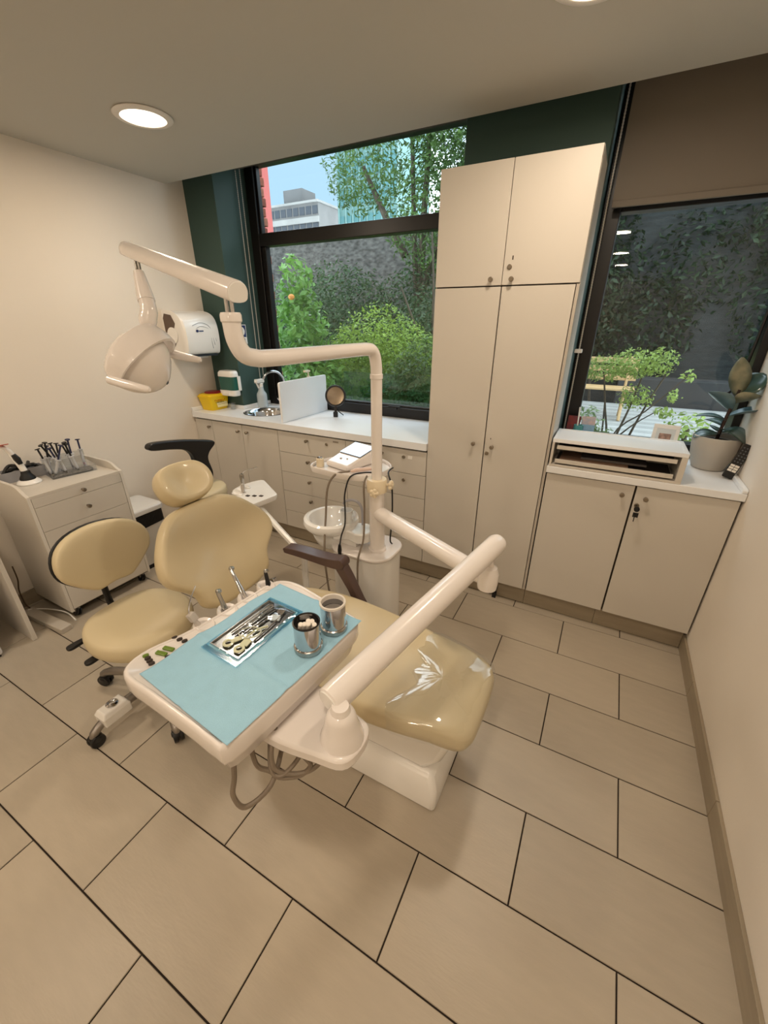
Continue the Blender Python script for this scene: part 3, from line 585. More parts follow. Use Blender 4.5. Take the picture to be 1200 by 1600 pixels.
# base: floor plinth and lift housing
def blk(n, rows, mat, bev=.02, par=ch):
    mb = MB(); mb.rings([[(x0, y0, z), (x1, y0, z), (x1, y1, z), (x0, y1, z)] for x0, x1, y0, y1, z in rows]); return mb.build(n, mat, par, smooth=40, bev=bev, bseg=3)
blk('floor_base', [(-1.50, -.598, YC-.165, YC+.13, 0), (-1.50, -.600, YC-.165, YC+.13, .11), (-1.44, -.63, YC-.13, YC+.10, .16)], plast2, .018)
blk('lift_housing', [(-1.40, -.66, YC-.125, YC+.10, .155), (-1.42, -.60, YC-.14, YC+.12, .25), (-1.46, -.56, YC-.15, YC+.13, .385)], plast2, .025)
# backrest
BP = Vector((-1.632, YC+.01, .557)); BU = Vector((-.4226, 0, .9063)); BN = Vector((.9063, 0, .4226)); BS = Vector((0, 1, 0))
bh = [(-.040, 0), (-.036, .09), (-.018, .15), (.01, .182), (.05, .192), (.085, .208), (.12, .245), (.16, .282), (.21, .292), (.27, .272), (.32, .238), (.37, .195), (.405, .145), (.418, .10), (.425, 0)]
bo = cr([(w, t) for t, w in bh] + [(-w, t) for t, w in bh[-2:0:-1]], 3)
def back_fn(s, t, h):
    q = .55*s*s + .35*max(0, t-.1)*abs(s)**1.5 + .018*math.exp(-((t-.06)/.08)**2) - .012*math.exp(-((t-.24)/.09)**2)*(1 - (s/.3)**2)
    return BP + BS*s + BU*t + BN*(h - .045 + q)
MB().cushion(bo, .085, back_fn, .008, .42, (0, .20)).build('backrest', vinyl, ch, smooth=60)
MB().cushion([(x*.9, .2+(y-.2)*.9) for x, y in [(p[0], p[1]) for p in bo]], .03, lambda s, t, h: back_fn(s, t, h-.055), 0, .4, (0, .2)).build('back_shell', grayp, ch, smooth=60)
HC = Vector((-1.875, YC+.005, 1.005)); ha = R(52); HU = Vector((-math.cos(ha), 0, math.sin(ha))); HN = Vector((math.sin(ha), 0, math.cos(ha)))
ho = cr([(0, -.084), (.066, -.078), (.108, -.048), (.122, .0), (.110, .05), (.072, .082), (0, .092), (-.072, .082), (-.110, .05), (-.122, 0), (-.108, -.048), (-.066, -.078)], 4)
def head_fn(s, t, h): return HC + BS*s + HU*t + HN*(h + 1.1*s*s - .02*math.exp(-(s/.06)**2-(t/.06)**2))
MB().cushion(ho, .085, head_fn, .006, .48).build('headrest', vinyl, ch, smooth=60)
MB().box(-.03, .03, -.012, .012, -.22, .0).build('headrest_post', steel, ch, loc=BP+BU*.50-BN*.06, rot=(0, R(-25), R(90)), smooth=0, bev=.004)
# recline bracket and armrest
MB().obox((-1.56, YC+.16, .46), (.014, .012, .07), (0, R(-20), 0)).obox((-1.56, YC-.16, .46), (.014, .012, .07), (0, R(-20), 0)).build('recline_bracket', chrome, ch, smooth=0, bev=.003)
ap = cr([(-1.60, .612, 0), (-1.595, .632, 0), (-1.50, .640, 0), (-1.40, .640, 0), (-1.30, .648, 0), (-1.268, .655, 0), (-1.25, .640, 0), (-1.255, .612, 0), (-1.29, .600, 0), (-1.40, .600, 0), (-1.50, .604, 0), (-1.59, .604, 0)], 3)
ar = MB().prism(ap, -.935, -.875, lambda x, z, y: (x, y, z)).build('armrest_pad', brownm, ch, smooth=50, bev=.008)
MB().prism([(-1.305, .605), (-1.255, .63), (-1.22, .57), (-1.165, .46), (-1.13, .40), (-1.19, .40), (-1.235, .50)], -.93, -.885, lambda x, z, y: (x, y, z)).build('armrest_post', brownm, ch, smooth=40, bev=.008)

# ------------------------------------------------------------------ dental unit: column, spittoon, arms, delivery tray, light
un = thing('dental_unit', 'white dental unit column with spittoon, jointed arms, instrument tray and operating lamp', 'dental unit', (0, 0, 0))
PX, PY = -1.245, -.62
MB().prism(rrect(-1.49, -1.148, -.735, -.47, .095, 6), 0, .545).build('column_cabinet', plast2, un, smooth=40, bev=.006)
MB().prism(rrect(-1.495, -1.14, -.742, -.462, .10, 6), .545, .562).build('column_top', plast, un, smooth=40, bev=.005)
MB().lathe([(.048, .561), (.047, .572), (.040, .578), (.0385, .60), (.0385, .90), (.039, .905)], (PX, PY, 0), 28).build('lower_pole', plast, un)
MB().tube([(PX, PY, .90)] + [(PX, PY, z) for z in (1.0, 1.2, 1.42)] + cr([(PX, PY, 1.46), (PX, PY-.012, 1.505), (PX-.002, PY-.038, 1.532), (PX-.005, PY-.09, 1.538)], 5, False) + [(PX-.02, PY-.3, 1.538), (PX-.04, PY-.56, 1.536)] + cr([(-1.295, -1.255, 1.537), (-1.302, -1.305, 1.55), (-1.306, -1.328, 1.585), (-1.308, -1.333, 1.625), (-1.308, -1.333, 1.655)], 5, False), .0255, 18).build('light_pole', plast, un)
MB().lathe([(.0256, -.011), (.0285, -.009), (.0285, .009), (.0256, .011)], (PX, PY, 1.425), 22).build('pole_ring', plast, un)
MB().lathe([(.0256, -.02), (.029, -.016), (.029, .0), (.026, .006), (.01, .007)], (-1.308, -1.333, 1.655), 22).build('pole_cap', plast, un)
# clamp with star knobs
cm = MB().lathe([(.039, .885), (.050, .89), (.050, .945), (.046, .953), (.027, .954)], (PX, PY, 0), 26).build('clamp', M('clamp_cream', (226, 212, 184), .35), un)
for a, zc in ((R(-72), .905), (R(5), .93)):
    d_ = Vector((math.cos(a), math.sin(a), 0)); c0 = Vector((PX, PY, zc)) + d_*.045
    mb = MB(); mb.tube([c0, c0+d_*.02], .007, 8); c1 = c0 + d_*.028; sv = Vector((-d_.y, d_.x, 0))
    for k in range(5):
        b_ = 2*math.pi*k/5; mb.sphere(c1 + (sv*math.cos(b_) + Vector((0, 0, 1))*math.sin(b_))*.014, .0105, 10)
    mb.sphere(c1, .014, 10); mb.build('star_knob', MATS['clamp_cream'], cm)
# spittoon
BC = Vector((-1.54, -.605, 0))
sp_ = MB().lathe([(.03, .50), (.06, .505), (.085, .53), (.104, .575), (.112, .61), (.135, .622), (.150, .640), (.154, .658), (.148, .675), (.132, .682), (.120, .678), (.108, .66), (.09, .615), (.05, .588), (.012, .582)], BC, 40, cap1=True).build('spittoon_bowl', porc, un)
MB().lathe([(.016, .583), (.016, .588), (.004, .589)], BC, 16).build('drain', chrome, sp_)
MB().prism(cr([(-1.47, -.70), (-1.40, -.672), (-1.33, -.685), (-1.285, -.655), (-1.28, -.61), (-1.29, -.57), (-1.34, -.545), (-1.41, -.56), (-1.47, -.53)], 4), .60, .655).build('spittoon_shelf', porc, un, smooth=45, bev=.014)
MB().box(-1.47, -1.35, -.66, -.58, .56, .60).build('spittoon_support', plast2, un, smooth=0, bev=.006)
MB().tube(cr([(-1.36, -.57, .64), (-1.36, -.575, .74), (-1.375, -.58, .78), (-1.41, -.59, .795), (-1.445, -.60, .785), (-1.455, -.603, .768)], 5, False), .007, 10).build('water_spout', M('spout_grey', (170, 170, 178), .3), un)
cup = tag(MB().lathe([(.026, 0), (.027, .002), (.031, .07), (.033, .092), (.034, .094), (.030, .094), (.025, .02), (.004, .018)], n=24).build('drinking_cup', M('cup_white', (236, 240, 242), .3), loc=(-1.425, -.625, .656)), 'white plastic rinse cup standing beside the spittoon bowl', 'cup')
# upper side tray on the column
ut = MB().prism(cr([(-1.70, -.53), (-1.69, -.44), (-1.60, -.29), (-1.50, -.265), (-1.38, -.29), (-1.30, -.36), (-1.285, -.44), (-1.31, -.53), (-1.37, -.585), (-1.48, -.60), (-1.60, -.59), (-1.67, -.575)], 4), .905, .918).build('side_tray', plast, un, smooth=40)
TO = cr([(-1.70, -.53), (-1.69, -.44), (-1.60, -.29), (-1.50, -.265), (-1.38, -.29), (-1.30, -.36), (-1.285, -.44), (-1.31, -.53), (-1.37, -.585), (-1.48, -.60), (-1.60, -.59), (-1.67, -.575)], 4)
mb = MB(); cx_, cy_ = -1.49, -.44
mb.rings([[(cx_+(p[0]-cx_)*s, cy_+(p[1]-cy_)*s, z) for p in TO] for s, z in ((1., .905), (1.02, .932), (1.0, .936), (.975, .934), (.965, .919))], False, False).build('tray_rim', plast, ut, smooth=60)
MB().tube([(-1.40, -.50, .895), (-1.27, -.61, .895)], .018, 10).build('tray_bracket', plast, ut)
# delivery arm
e0 = Vector((PX, PY, .775)); e1 = Vector((-.592, -.975, .80))
MB().tube([e0, e0.lerp(e1, .06), e0.lerp(e1, .92), e1 + (e1-e0).normalized()*.005], [.030, .037, .036, .030], 22).build('lower_arm', plast, un)
MB().lathe([(.02, .755), (.034, .765), (.037, .79), (.036, .83), (.028, .852), (.016, .86), (.012, .875), (.012, .90)], (-.592, -.978, 0), 22).build('elbow_joint', plast, un)
j1 = Vector((-.599, -.974, .918)); j2 = Vector((-.775, -1.668, .828)); dj = (j1-j2).normalized()
ua = MB().tube([j2-dj*.028, j2-dj*.025, j2, j1, j1+dj*.045, j1+dj*.06, j1+dj*.067], [.033, .0365, .037, .036, .036, .031, .020], 26).build('upper_arm', plast, un)
MB().tube([j2-dj*.0275, j2-dj*.031], [.033, .031], 26).build('end_cap', plast2, ua)
MB().lathe([(.054, .726), (.053, .742), (.045, .766), (.039, .788), (.036, .806), (.031, .818), (.024, .824), (.020, .84)], (-.745, -1.70, 0), 26).build('tray_joint', plast, un)
MB().prism(cr([(-.690, -1.705), (-.70, -1.65), (-.745, -1.63), (-.90, -1.60), (-1.02, -1.60), (-1.02, -1.76), (-.90, -1.785), (-.78, -1.77), (-.71, -1.755)], 4), .700, .738).build('tray_bracket', plast, un, smooth=45, bev=.008)
# tray, built in its own turned frame
TX = Matrix.Translation((-1.0325, -1.645, .85)) @ Matrix.Rotation(R(-5.6), 4, 'Z')
tout = cr([(.165, -.235), (.168, -.1), (.168, .1), (.166, .19), (.15, .228), (.10, .238), (-.02, .252), (-.12, .262), (-.175, .25), (-.20, .22), (-.205, .15), (-.21, .0), (-.222, -.10), (-.242, -.18), (-.236, -.235), (-.20, -.262), (-.10, -.258), (.05, -.252), (.13, -.25)], 3)
mb = MB(TX); T2 = [(p[0], p[1]) for p in tout]
def scl(L, s, z, c=(-.03, 0)): return [(c[0]+(x-c[0])*s, c[1]+(y-c[1])*s, z) for x, y in L]
tr = mb.rings([scl(T2, .70, -.125), scl(T2, .86, -.118), scl(T2, .92, -.10), scl(T2, .95, -.07), scl(T2, .985, -.06), scl(T2, .995, -.05), scl(T2, 1., -.012), scl(T2, .99, -.003), scl(T2, .975, 0), scl(T2, .955, -.001), scl(T2, .945, -.0045), scl(T2, .5, -.005)]).build('delivery_tray', plast, un, smooth=50)
for i, (py_, sc) in enumerate(((-.035, 1), (.045, 1), (.12, 1), (.195, .95))):
    MB(TX).rings([[(-.205+.045*sc*math.cos(a)*.9*f, py_+.030*sc*math.sin(a)*f, z) for a in [2*math.pi*k/18 for k in range(18)]] for f, z in ((1.0, -.05), (1.0, -.02), (.95, -.006), (.85, -.001), (.6, -.005), (.5, -.016))]).build('instrument_holder', plast, tr)
key = M('key_dark', (58, 48, 42), .4); keyg = M('key_green', (104, 130, 44), .4)
def pad(x, y, a, b, rz, mat):
    X = TX @ Matrix.Translation((x, y, -.0045)) @ Matrix.Rotation(rz, 4, 'Z'); MB(X).prism(circ(a, 12, (0, 0), b), 0, .006).build('key_pad', mat, tr, smooth=40)
for k in range(4): pad(-.222+.013*k+.004*k, -.115+.004*k, .0042, .0075, R(-20), key); pad(-.222+.013*k, -.195-.002*k, .0042, .0075, R(-20), keyg if k < 1 else key)
for x, y in ((-.196, -.148), (-.196, -.168)): MB(TX @ Matrix.Translation((x, y, -.004)) @ Matrix.Rotation(R(18), 4, 'Z')).box(-.016, .016, -.006, .006, 0, .006).build('key_pad', keyg, tr, smooth=0, bev=.002)
pad(-.170, -.165, .0042, .0075, R(-20), key)
# hoses under the tray
for pts in ([(-.96, -1.84, .74), (-.935, -1.87, .68), (-.933, -1.885, .63), (-.91, -1.875, .59), (-.885, -1.815, .605), (-.90, -1.75, .65), (-.92, -1.70, .70)],
            [(-.95, -1.80, .74), (-.925, -1.815, .66), (-.90, -1.80, .63), (-.865, -1.79, .626), (-.85, -1.73, .65), (-.87, -1.68, .71)],
            [(-.90, -1.76, .74), (-.895, -1.79, .68), (-.88, -1.795, .64), (-.84, -1.77, .62), (-.80, -1.745, .64), (-.785, -1.71, .675), (-.80, -1.66, .705)],
            [(-.93, -1.72, .74), (-.89, -1.745, .70), (-.835, -1.745, .66), (-.81, -1.75, .645), (-.84, -1.77, .61), (-.89, -1.80, .63), (-.93, -1.75, .70)],
            [(-.89, -1.70, .72), (-.86, -1.72, .66), (-.80, -1.70, .64), (-.775, -1.68, .67), (-.79, -1.65, .71)]):
    MB().tube(cr(pts, 6, False), .0062, 8).build('hose', hose, un)
# grey hose from the side tray down behind the seat, and another along the pole
MB().tube(cr([(-1.43, -.575, .945), (-1.50, -.60, .925), (-1.52, -.65, .86), (-1.505, -.70, .72), (-1.475, -.765, .60), (-1.45, -.80, .48), (-1.43, -.80, .30), (-1.40, -.78, .2), (-1.38, -.74, .1)], 6, False), .0055, 8).build('hose', hose, un)
MB().tube(cr([(-1.31, -.605, .95), (-1.298, -.655, .92), (-1.29, -.668, .80), (-1.28, -.70, .65), (-1.285, -.752, .54), (-1.285, -.755, .3), (-1.28, -.75, .12)], 6, False), .005, 8).build('hose', hose, un)
# assistant arm with its small tray
av0, av1, av2 = Vector((-1.62, -.775, .06)), Vector((-1.60, -.785, .50)), Vector((-2.02, -.64, .63))
MB().tube([av0, av1], .017, 8).build('assistant_post', plast2, un); MB().tube([(-1.62, -.77, .08), (-1.50, -.66, .08)], .02, 8).build('assistant_foot', plast2, un)
MB().tube([av1+Vector((0, 0, .0)), av1.lerp(av2, .5), av2], .018, 8).build('assistant_arm', plast2, un)
MB().tube([av2, (-2.08, -.61, .68)], .016, 8).build('assistant_arm', plast2, un)
AX = Matrix.Translation((-2.115, -.575, .70))
ato = [(p[0]+2.115, p[1]+.575) for p in cr([(-2.235, -.648), (-2.262, -.60), (-2.270, -.54), (-2.258, -.47), (-2.235, -.415), (-2.215, -.405), (-2.19, -.412), (-2.08, -.478), (-1.985, -.535), (-1.968, -.552), (-1.966, -.575), (-1.978, -.66), (-1.988, -.735), (-2.0, -.745), (-2.03, -.735), (-2.13, -.70)], 3)]
at = MB(AX).rings([scl(ato, .80, -.035, (0, 0)), scl(ato, .95, -.03, (0, 0)), scl(ato, 1, -.005, (0, 0)), scl(ato, .985, .002, (0, 0)), scl(ato, .95, .003, (0, 0)), scl(ato, .4, .002, (0, 0))]).build('assistant_tray', plast2, un, smooth=50)
for k in range(3): MB(AX).rings([[(-.105+.022*k+.040*math.cos(a)*f, .02-.055*k+.017*math.sin(a)*f, z) for a in [2*math.pi*q/14 for q in range(14)]] for f, z in ((1.1, -.02), (1.05, .008), (.8, .012), (.55, .006))]).build('instrument_holder', plast2, at)
for k in range(3): MB(AX).box(.0+.036*k, .022+.036*k, -.085+.018*k, -.068+.018*k, .002, .006).build('key_pad', key, at, smooth=0)
asy = thing('suction_syringe', 'chrome syringe with bent nozzle standing in the small assistant tray', 'syringe', (-2.215, -.575, .70))
MB().lathe([(.008, 0), (.009, .04), (.012, .06), (.0135, .085), (.010, .098), (.005, .10)], n=14).build('body', steel, asy); MB().tube(cr([(0, 0, .095), (.02, .015, .115), (.06, .05, .13), (.075, .06, .134)], 4, False), .0028, 8).build('nozzle', chrome, asy)
tag(MB().lathe([(.010, 0), (.012, .03), (.008, .05), (.004, .052)], n=12).build('suction_tip', grayp, loc=(-2.165, -.625, .708)), 'stubby grey suction tip beside the chrome syringe on the assistant tray', 'suction tip')

# operating lamp
la, lb_ = Vector((-1.262, -1.342, 1.700)), Vector((-1.985, -1.145, 1.868)); ld = (la-lb_).normalized()
lu = Vector((0, 0, 1)); lu = (lu - ld*lu.dot(ld)).normalized(); ls = ld.cross(lu)
def dsec(c, s=1.0): return [c + ls*x*s + lu*y*s for x, y in [(.031*math.cos(a), .029*math.sin(a)+.008 if math.sin(a) > 0 else (.034*math.sin(a)+.008 if False else -.026*abs(math.sin(a))**.45+.008)) for a in [2*math.pi*k/26 for k in range(26)]]]
la_ = MB().rings([dsec(lb_, .72), dsec(lb_+ld*.008, .84), dsec(lb_+ld*.03, .88), dsec(la-ld*.006, 1.0), dsec(la, .95)]).build('light_arm', plast, un, smooth=40)
MB().rings([[p for p in dsec(la+ld*.001, .93)], [p for p in dsec(la+ld*.003, .88)]]).build('end_cap', plast2, la_, smooth=0)
for dx in (-.010, .010): MB().tube([(-1.308+dx, -1.333, 1.655), (-1.308+dx, -1.333, 1.698)], .0055, 8).build('pivot_pin', chrome, un)
np0 = Vector((-1.912, -1.163, 1.838))
for dx in (-.008, .008): MB().tube([np0+Vector((dx, 0, 0)), np0+Vector((dx, 0, -.05))], .005, 8).build('pivot_pin', steel, un)
MB().tube([(-1.911, -1.165, 1.800), (-1.905, -1.168, 1.775), (-1.886, -1.178, 1.730), (-1.874, -1.184, 1.704)], [.017, .021, .027, .029], 18).build('neck_socket', plast, un)
MB().tube(cr([(-1.874, -1.184, 1.705), (-1.862, -1.192, 1.672), (-1.862, -1.203, 1.645), (-1.855, -1.215, 1.618)], 4, False), [.027]*4+[.0285]*3+[.029, .030, .029, .027, .024, .018], 18).build('neck_elbow', plast, un)
LC = Vector((-1.868, -1.252, 1.518)); ax = Vector((-.044, .268, .077)).normalized(); fx = Vector((.9, .44, -.05)); fx = (fx-ax*fx.dot(ax)).normalized(); ux = fx.cross(ax)
if ux.z < 0: ux = -ux
LA = Matrix((fx, ax, ux)).transposed()
LT = LA @ Matrix.Rotation(R(34), 3, 'Y')
def L3(x, y, z): return LC + LT @ Vector((x, y, z))
def H3(x, y, z): return LC + LA @ Vector((x, y, z))
# reflector shell: dome opening downwards
mb = MB(); rs = []
for f, z in ((.86, -.062), (1.0, -.070), (1.04, -.060), (1.02, -.035), (.95, .0), (.82, .035), (.62, .062), (.38, .080), (.12, .088)):
    rs.append([L3(.098*f*math.cos(a)-.005, .112*f*math.sin(a), z*1.1) for a in [2*math.pi*k/32 for k in range(32)]])
hd = mb.rings(rs, False, True).build('lamp_shell', plast, un, smooth=60)
mb = MB(); mb.rings([[L3(.09*f*math.cos(a)-.005, .104*f*math.sin(a), z*1.1) for a in [2*math.pi*k/28 for k in range(28)]] for f, z in ((1, -.060), (.9, -.045), (.5, -.02), (.1, -.01))], False, True).build('reflector', M('reflector', (230, 230, 225), .08, .9), hd, smooth=60)
# yoke: band arching over the shell from handle to handle
mb = MB(); rs = []
for k in range(17):
    a = R(-8 + 196*k/16); rr_ = .136; wv = .026 + .014*math.sin(a); th = .010
    c0 = (math.cos(a)*rr_, math.sin(a)*.130-.012)
    c1 = (math.cos(a)*(rr_-th), math.sin(a)*(.130-th)-.012)
    rs.append([L3(-wv, c0[0], c0[1]-.003), L3(0, c0[0]*1.02, c0[1]*1.02), L3(wv, c0[0], c0[1]-.003), L3(wv, c1[0], c1[1]-.003), L3(0, c1[0], c1[1]), L3(-wv, c1[0], c1[1]-.003)])
mb.rings(rs).build('yoke', plast, un, smooth=60)
MB().lathe([(.010, 0), (.010, .003)], L3(.032, 0, .075), 14, LA @ Matrix.Rotation(R(60), 3, 'Y')).build('screw_cap', key, hd)
for s in (-1, 1):
    hb = [H3(x, s*(.138+w), z) for x, w, z in ((-.03, 0, -.03), (.03, .0, -.036), (.085, .0, -.038), (.128, .0, -.038), (.134, 0, -.038))]
    MB().tube(hb, [.016, .0165, .0145, .011, .006], 14).build('handle', plast, un)
MB().obox(L3(.086, .03, -.060), (.008, .008, .008), (.3, .2, .5)).build('switch', blackp, hd, smooth=0, bev=.002)

# ------------------------------------------------------------------ things on the delivery tray
def TP(x, y, z=0): return TX @ Vector((x, y, z))
mb = MB(); nx, ny = 70, 96; vs_ = []; fs = []
bx0, bx1, by0, by1 = -.17, .168, -.238, .222
rb = random.Random(5)
for j in range(ny+1):
    for i in range(nx+1):
        u, v = i/nx, j/ny; x = bx0+(bx1-bx0)*u; y = by0+(by1-by0)*v
        z = .0026 + .0038*max(0, 1-abs(u-.5)/.04) + .0038*max(0, 1-abs(v-.36)/.03) - .002*max(0, 1-abs(v-.70)/.03) + .0006*math.sin(9*u+4*v)
        if u > .97: z += .001
        if u < .02: x += .004*math.sin(v*15)
        vs_.append((x, y, z))
fs = [(j*(nx+1)+i, j*(nx+1)+i+1, (j+1)*(nx+1)+i+1, (j+1)*(nx+1)+i) for j in range(ny) for i in range(nx)]
bib = MB(); bib.add(vs_, fs); bo_ = bib.build('paper_bib', bluebib, smooth=60); bo_.location = TX.translation; bo_.rotation_euler = (0, 0, R(-5.6))
sm_ = bo_.modifiers.new('thickness', 'SOLIDIFY'); sm_.thickness = .0008; sm_.offset = 1
tag(bo_, 'light blue paper bib spread over the instrument tray', 'bib')
ZB = .8545
def canister(x, y, lab, open_lid):
    p = TP(x, y); t = thing('cotton_canister', lab, 'canister', (p.x, p.y, ZB), 0, 'steel canisters on the blue bib')
    MB().lathe([(.036, 0), (.038, .002), (.038, .014), (.0355, .016)], n=36).build('base_ring', steel, t)
    MB().lathe([(.034, .014), (.0345, .018), (.0345, .082), (.0345, .086), (.0325, .086), (.0325, .02), (.005, .018)], n=36).build('body', chrome, t)
    if open_lid: MB().lathe([(.034, .084), (.0362, .086), (.0362, .092), (.0335, .0935), (.031, .092), (.0305, .078)], n=36, cap0=False, cap1=False).build('rim_band', M('band_white', (226, 220, 212), .4), t); MB().lathe([(.0318, .06), (.004, .0605)], n=30).build('inner_cup', M('inner_grey', (150, 144, 138), .5), t)
    else: MB().lathe([(.0345, .084), (.0357, .086), (.0357, .089), (.033, .0895), (.0325, .084)], n=36, cap0=False, cap1=False).build('rim_band', M('band_dark', (60, 54, 50), .3, .8), t); MB().lathe([(.0318, .045), (.004, .0455)], n=30).build('inner_cup', M('inner_dark', (40, 34, 30), .5), t)
    return p
p2 = canister(.122, .155, 'steel canister with white rim, empty, at the tray corner', True)
p1 = canister(.116, .058, 'steel canister filled with white cotton rolls', False)
cot = M('cotton', (240, 234, 226), .95, bump=.2, bscale=200)
for i, (dx, dy) in enumerate(((-.018, -.012), (-.007, -.006), (.004, .0), (.015, .006), (-.006, .010), (.006, .014))):
    o = MB().lathe([(.0045, 0), (.0065, .0015), (.0065, .0465), (.0045, .048)], n=12).build('cotton_roll', cot); o.location = (p1.x+dx*.9, p1.y+dy*.9, ZB+.0485+.003*(i % 3)); o.rotation_euler = (R(10+3*(i % 3)), R(18), 0)
    tag(o, 'white cotton roll standing in the steel canister', 'cotton roll', 'cotton rolls in the canister')
# sealed pouch with instrument set
PXM = Matrix.Translation((-1.088, -1.612, .8565)) @ Matrix.Rotation(R(-3.0), 4, 'Z')
pu = thing('instrument_pouch', 'clear blue-edged sterile pouch holding an instrument set on the bib', 'pouch', PXM.translation, R(-3))
mb = MB(); vs_ = []; nx, ny = 14, 26
for j in range(ny+1):
    for i in range(nx+1):
        u, v = i/nx*2-1, j/ny*2-1
        e = max(0, 1-abs(u)**3)*max(0, 1-abs(v)**5); z = .0015 + .0135*e**.6 + .0012*math.sin(7*u+13*v)*e + .0009*math.sin(21*v-5*u)*e
        vs_.append((u*.066 + .002*math.sin(v*9), v*.121+.0025*math.sin(u*8), z))
mb.add(vs_, [(j*(nx+1)+i, j*(nx+1)+i+1, (j+1)*(nx+1)+i+1, (j+1)*(nx+1)+i) for j in range(ny) for i in range(nx)]).build('film_front', film, pu, smooth=70)
bf = M('pouch_blue', (150, 206, 226), .35)
MB().box(-.066, .066, -.121, .121, .0, .0009).build('film_back', bf, pu, smooth=0)
MB().box(-.067, .067, -.126, -.112, .0009, .003).box(-.067, .067, .114, .124, .0009, .003).box(-.0665, -.058, -.112, .114, .0009, .0022).box(.058, .0665, -.112, .114, .0009, .0022).build('seal', glassmat('seal_blue', (.62, .86, .95), 1, .15, .08), pu, smooth=0)
it = thing('instrument_tray', 'shallow steel tray sealed inside the clear pouch', 'tray', PXM.translation + Vector((0, 0, .0012)), R(-3))
MB().box(-.052, .052, -.104, .104, 0, .0012).build('floor_plate', M('tray_dark_steel', (120, 124, 128), .22, 1), it, smooth=0)
MB().box(-.054, .054, -.107, -.104, 0, .0065).box(-.054, .054, .104, .107, 0, .0065).box(-.054, -.052, -.104, .104, 0, .0065).box(.052, .054, -.104, .104, 0, .0065).build('rim', chrome, it, smooth=0)
def tool(name, lab, pts, rr, mat, extra=None, grp=None):
    t = thing(name, lab, 'dental instrument', PXM.translation + Vector((0, 0, .0026)), R(-3), grp)
    MB().tube(cr(pts, 4, False), rr, 8).build('handle', mat, t)
    if extra: extra(t)
    return t
for k, x in enumerate((-.036, -.024, -.012)):
    tool('dental_probe', ('outermost slim probe by the pouch edge', 'middle slim probe in the pouch', 'slim probe nearest the scissors rings in the pouch')[k], [(x, -.05, .004), (x+.002, .02, .0045), (x+.003, .07, .004), (x+.006, .09, .005), (x+.012, .096, .005)], .0026-.0003*k, (chrome, steel, blackp)[k])
tool('mouth_mirror', 'small round mouth mirror inside the pouch', [(.0, -.03, .004), (.006, .05, .004), (.012, .076, .0045)], .0028, chrome, lambda t: MB().lathe([(.011, -.0012), (.012, 0), (.011, .0012)], (.016, .087, .0055), 20, Matrix.Rotation(R(12), 3, 'Y')).build('mirror_head', chrome, t))
yw = M('bag_yellow_plastic', (218, 218, 184), .4)
def ringpart(t):
    for x, y in ((.030, -.082), (-.012, -.082)): MB().lathe([(.008, -.002), (.014, -.002), (.015, 0), (.014, .002), (.008, .002), (.008, -.002)], (x, y, .005), 24, cap0=False, cap1=False).build('finger_ring', yw, t)
    MB().prism([(.018, -.07), (.04, -.066), (.036, -.045), (.012, -.04)], .003, .006).prism([(-.02, -.07), (.0, -.072), (.012, -.045), (.0, -.04)], .003, .006).build('grip', yw, t)
tool('pale_scissors', 'pale yellow plastic scissors with finger rings in the pouch', [(.012, -.05, .005), (.014, -.01, .005), (.030, .02, .005)], .003, yw, ringpart)
tool('tweezers', 'curved steel tweezers lying along the tray inside the pouch', [(.040, -.04, .004), (.036, .02, .005), (.030, .07, .005), (.024, .095, .006)], .0024, chrome)
tool('wire_loop', 'pale suction wire curled into a loop inside the pouch', [(-.02, -.03, .007), (.0, -.005, .008), (.03, -.005, .008), (.034, -.03, .008), (.010, -.05, .008), (-.015, -.045, .008)], .0018, M('wire_pale', (214, 216, 200), .3))
cotp = M('gauze', (208, 220, 226), .8)
tag(MB().box(-.014, .014, -.012, .012, 0, .006).build('gauze_pad', cotp, loc=PXM @ Vector((.022, .058, .0035)), rot=(0, 0, .4), smooth=0, bev=.002), 'folded pale gauze pad at the far end of the pouch', 'gauze')
# hand instruments in the tray holders
def handp(x, y, lab, tilt, L, mat, head):
    p = TP(x, y, -.03); t = thing('handpiece', lab, 'handpiece', p); t.rotation_euler = tilt
    MB().lathe([(.007, 0), (.0085, .01), (.0085, L*.45), (.0065, L*.6), (.006, L*.95), (.004, L)], n=14).build('body', mat, t)
    if head == 'turb': MB().lathe([(.006, -.007), (.007, -.005), (.007, .006), (.004, .008)], (0, .004, L), 14, Matrix.Rotation(R(70), 3, 'X')).build('head', steel, t)
    if head == 'syr': MB().box(-.010, .010, -.009, .012, L*.62, L*.98).build('trigger_block', grayp, t, smooth=0, bev=.003); MB().tube(cr([(0, 0, L), (.002, .01, L+.015), (.004, .035, L+.035), (.006, .06, L+.05)], 4, False), .0016, 6).build('nozzle', chrome, t)
handp(-.207, -.04, 'grey air-water syringe with thin needle nearest the keypad', (R(12), R(-20), 0), .075, grayp, 'syr')
handp(-.210, .045, 'short steel handpiece in the second tray holder', (R(0), R(-18), 0), .085, steel, 'turb')
handp(-.208, .12, 'long chrome handpiece standing highest in the tray holders', (R(-8), R(-38), 0), .125, chrome, 'turb')
handp(-.195, .20, 'dark-tipped handpiece in the farthest tray holder', (R(-5), R(-12), 0), .075, blackp, 'turb')
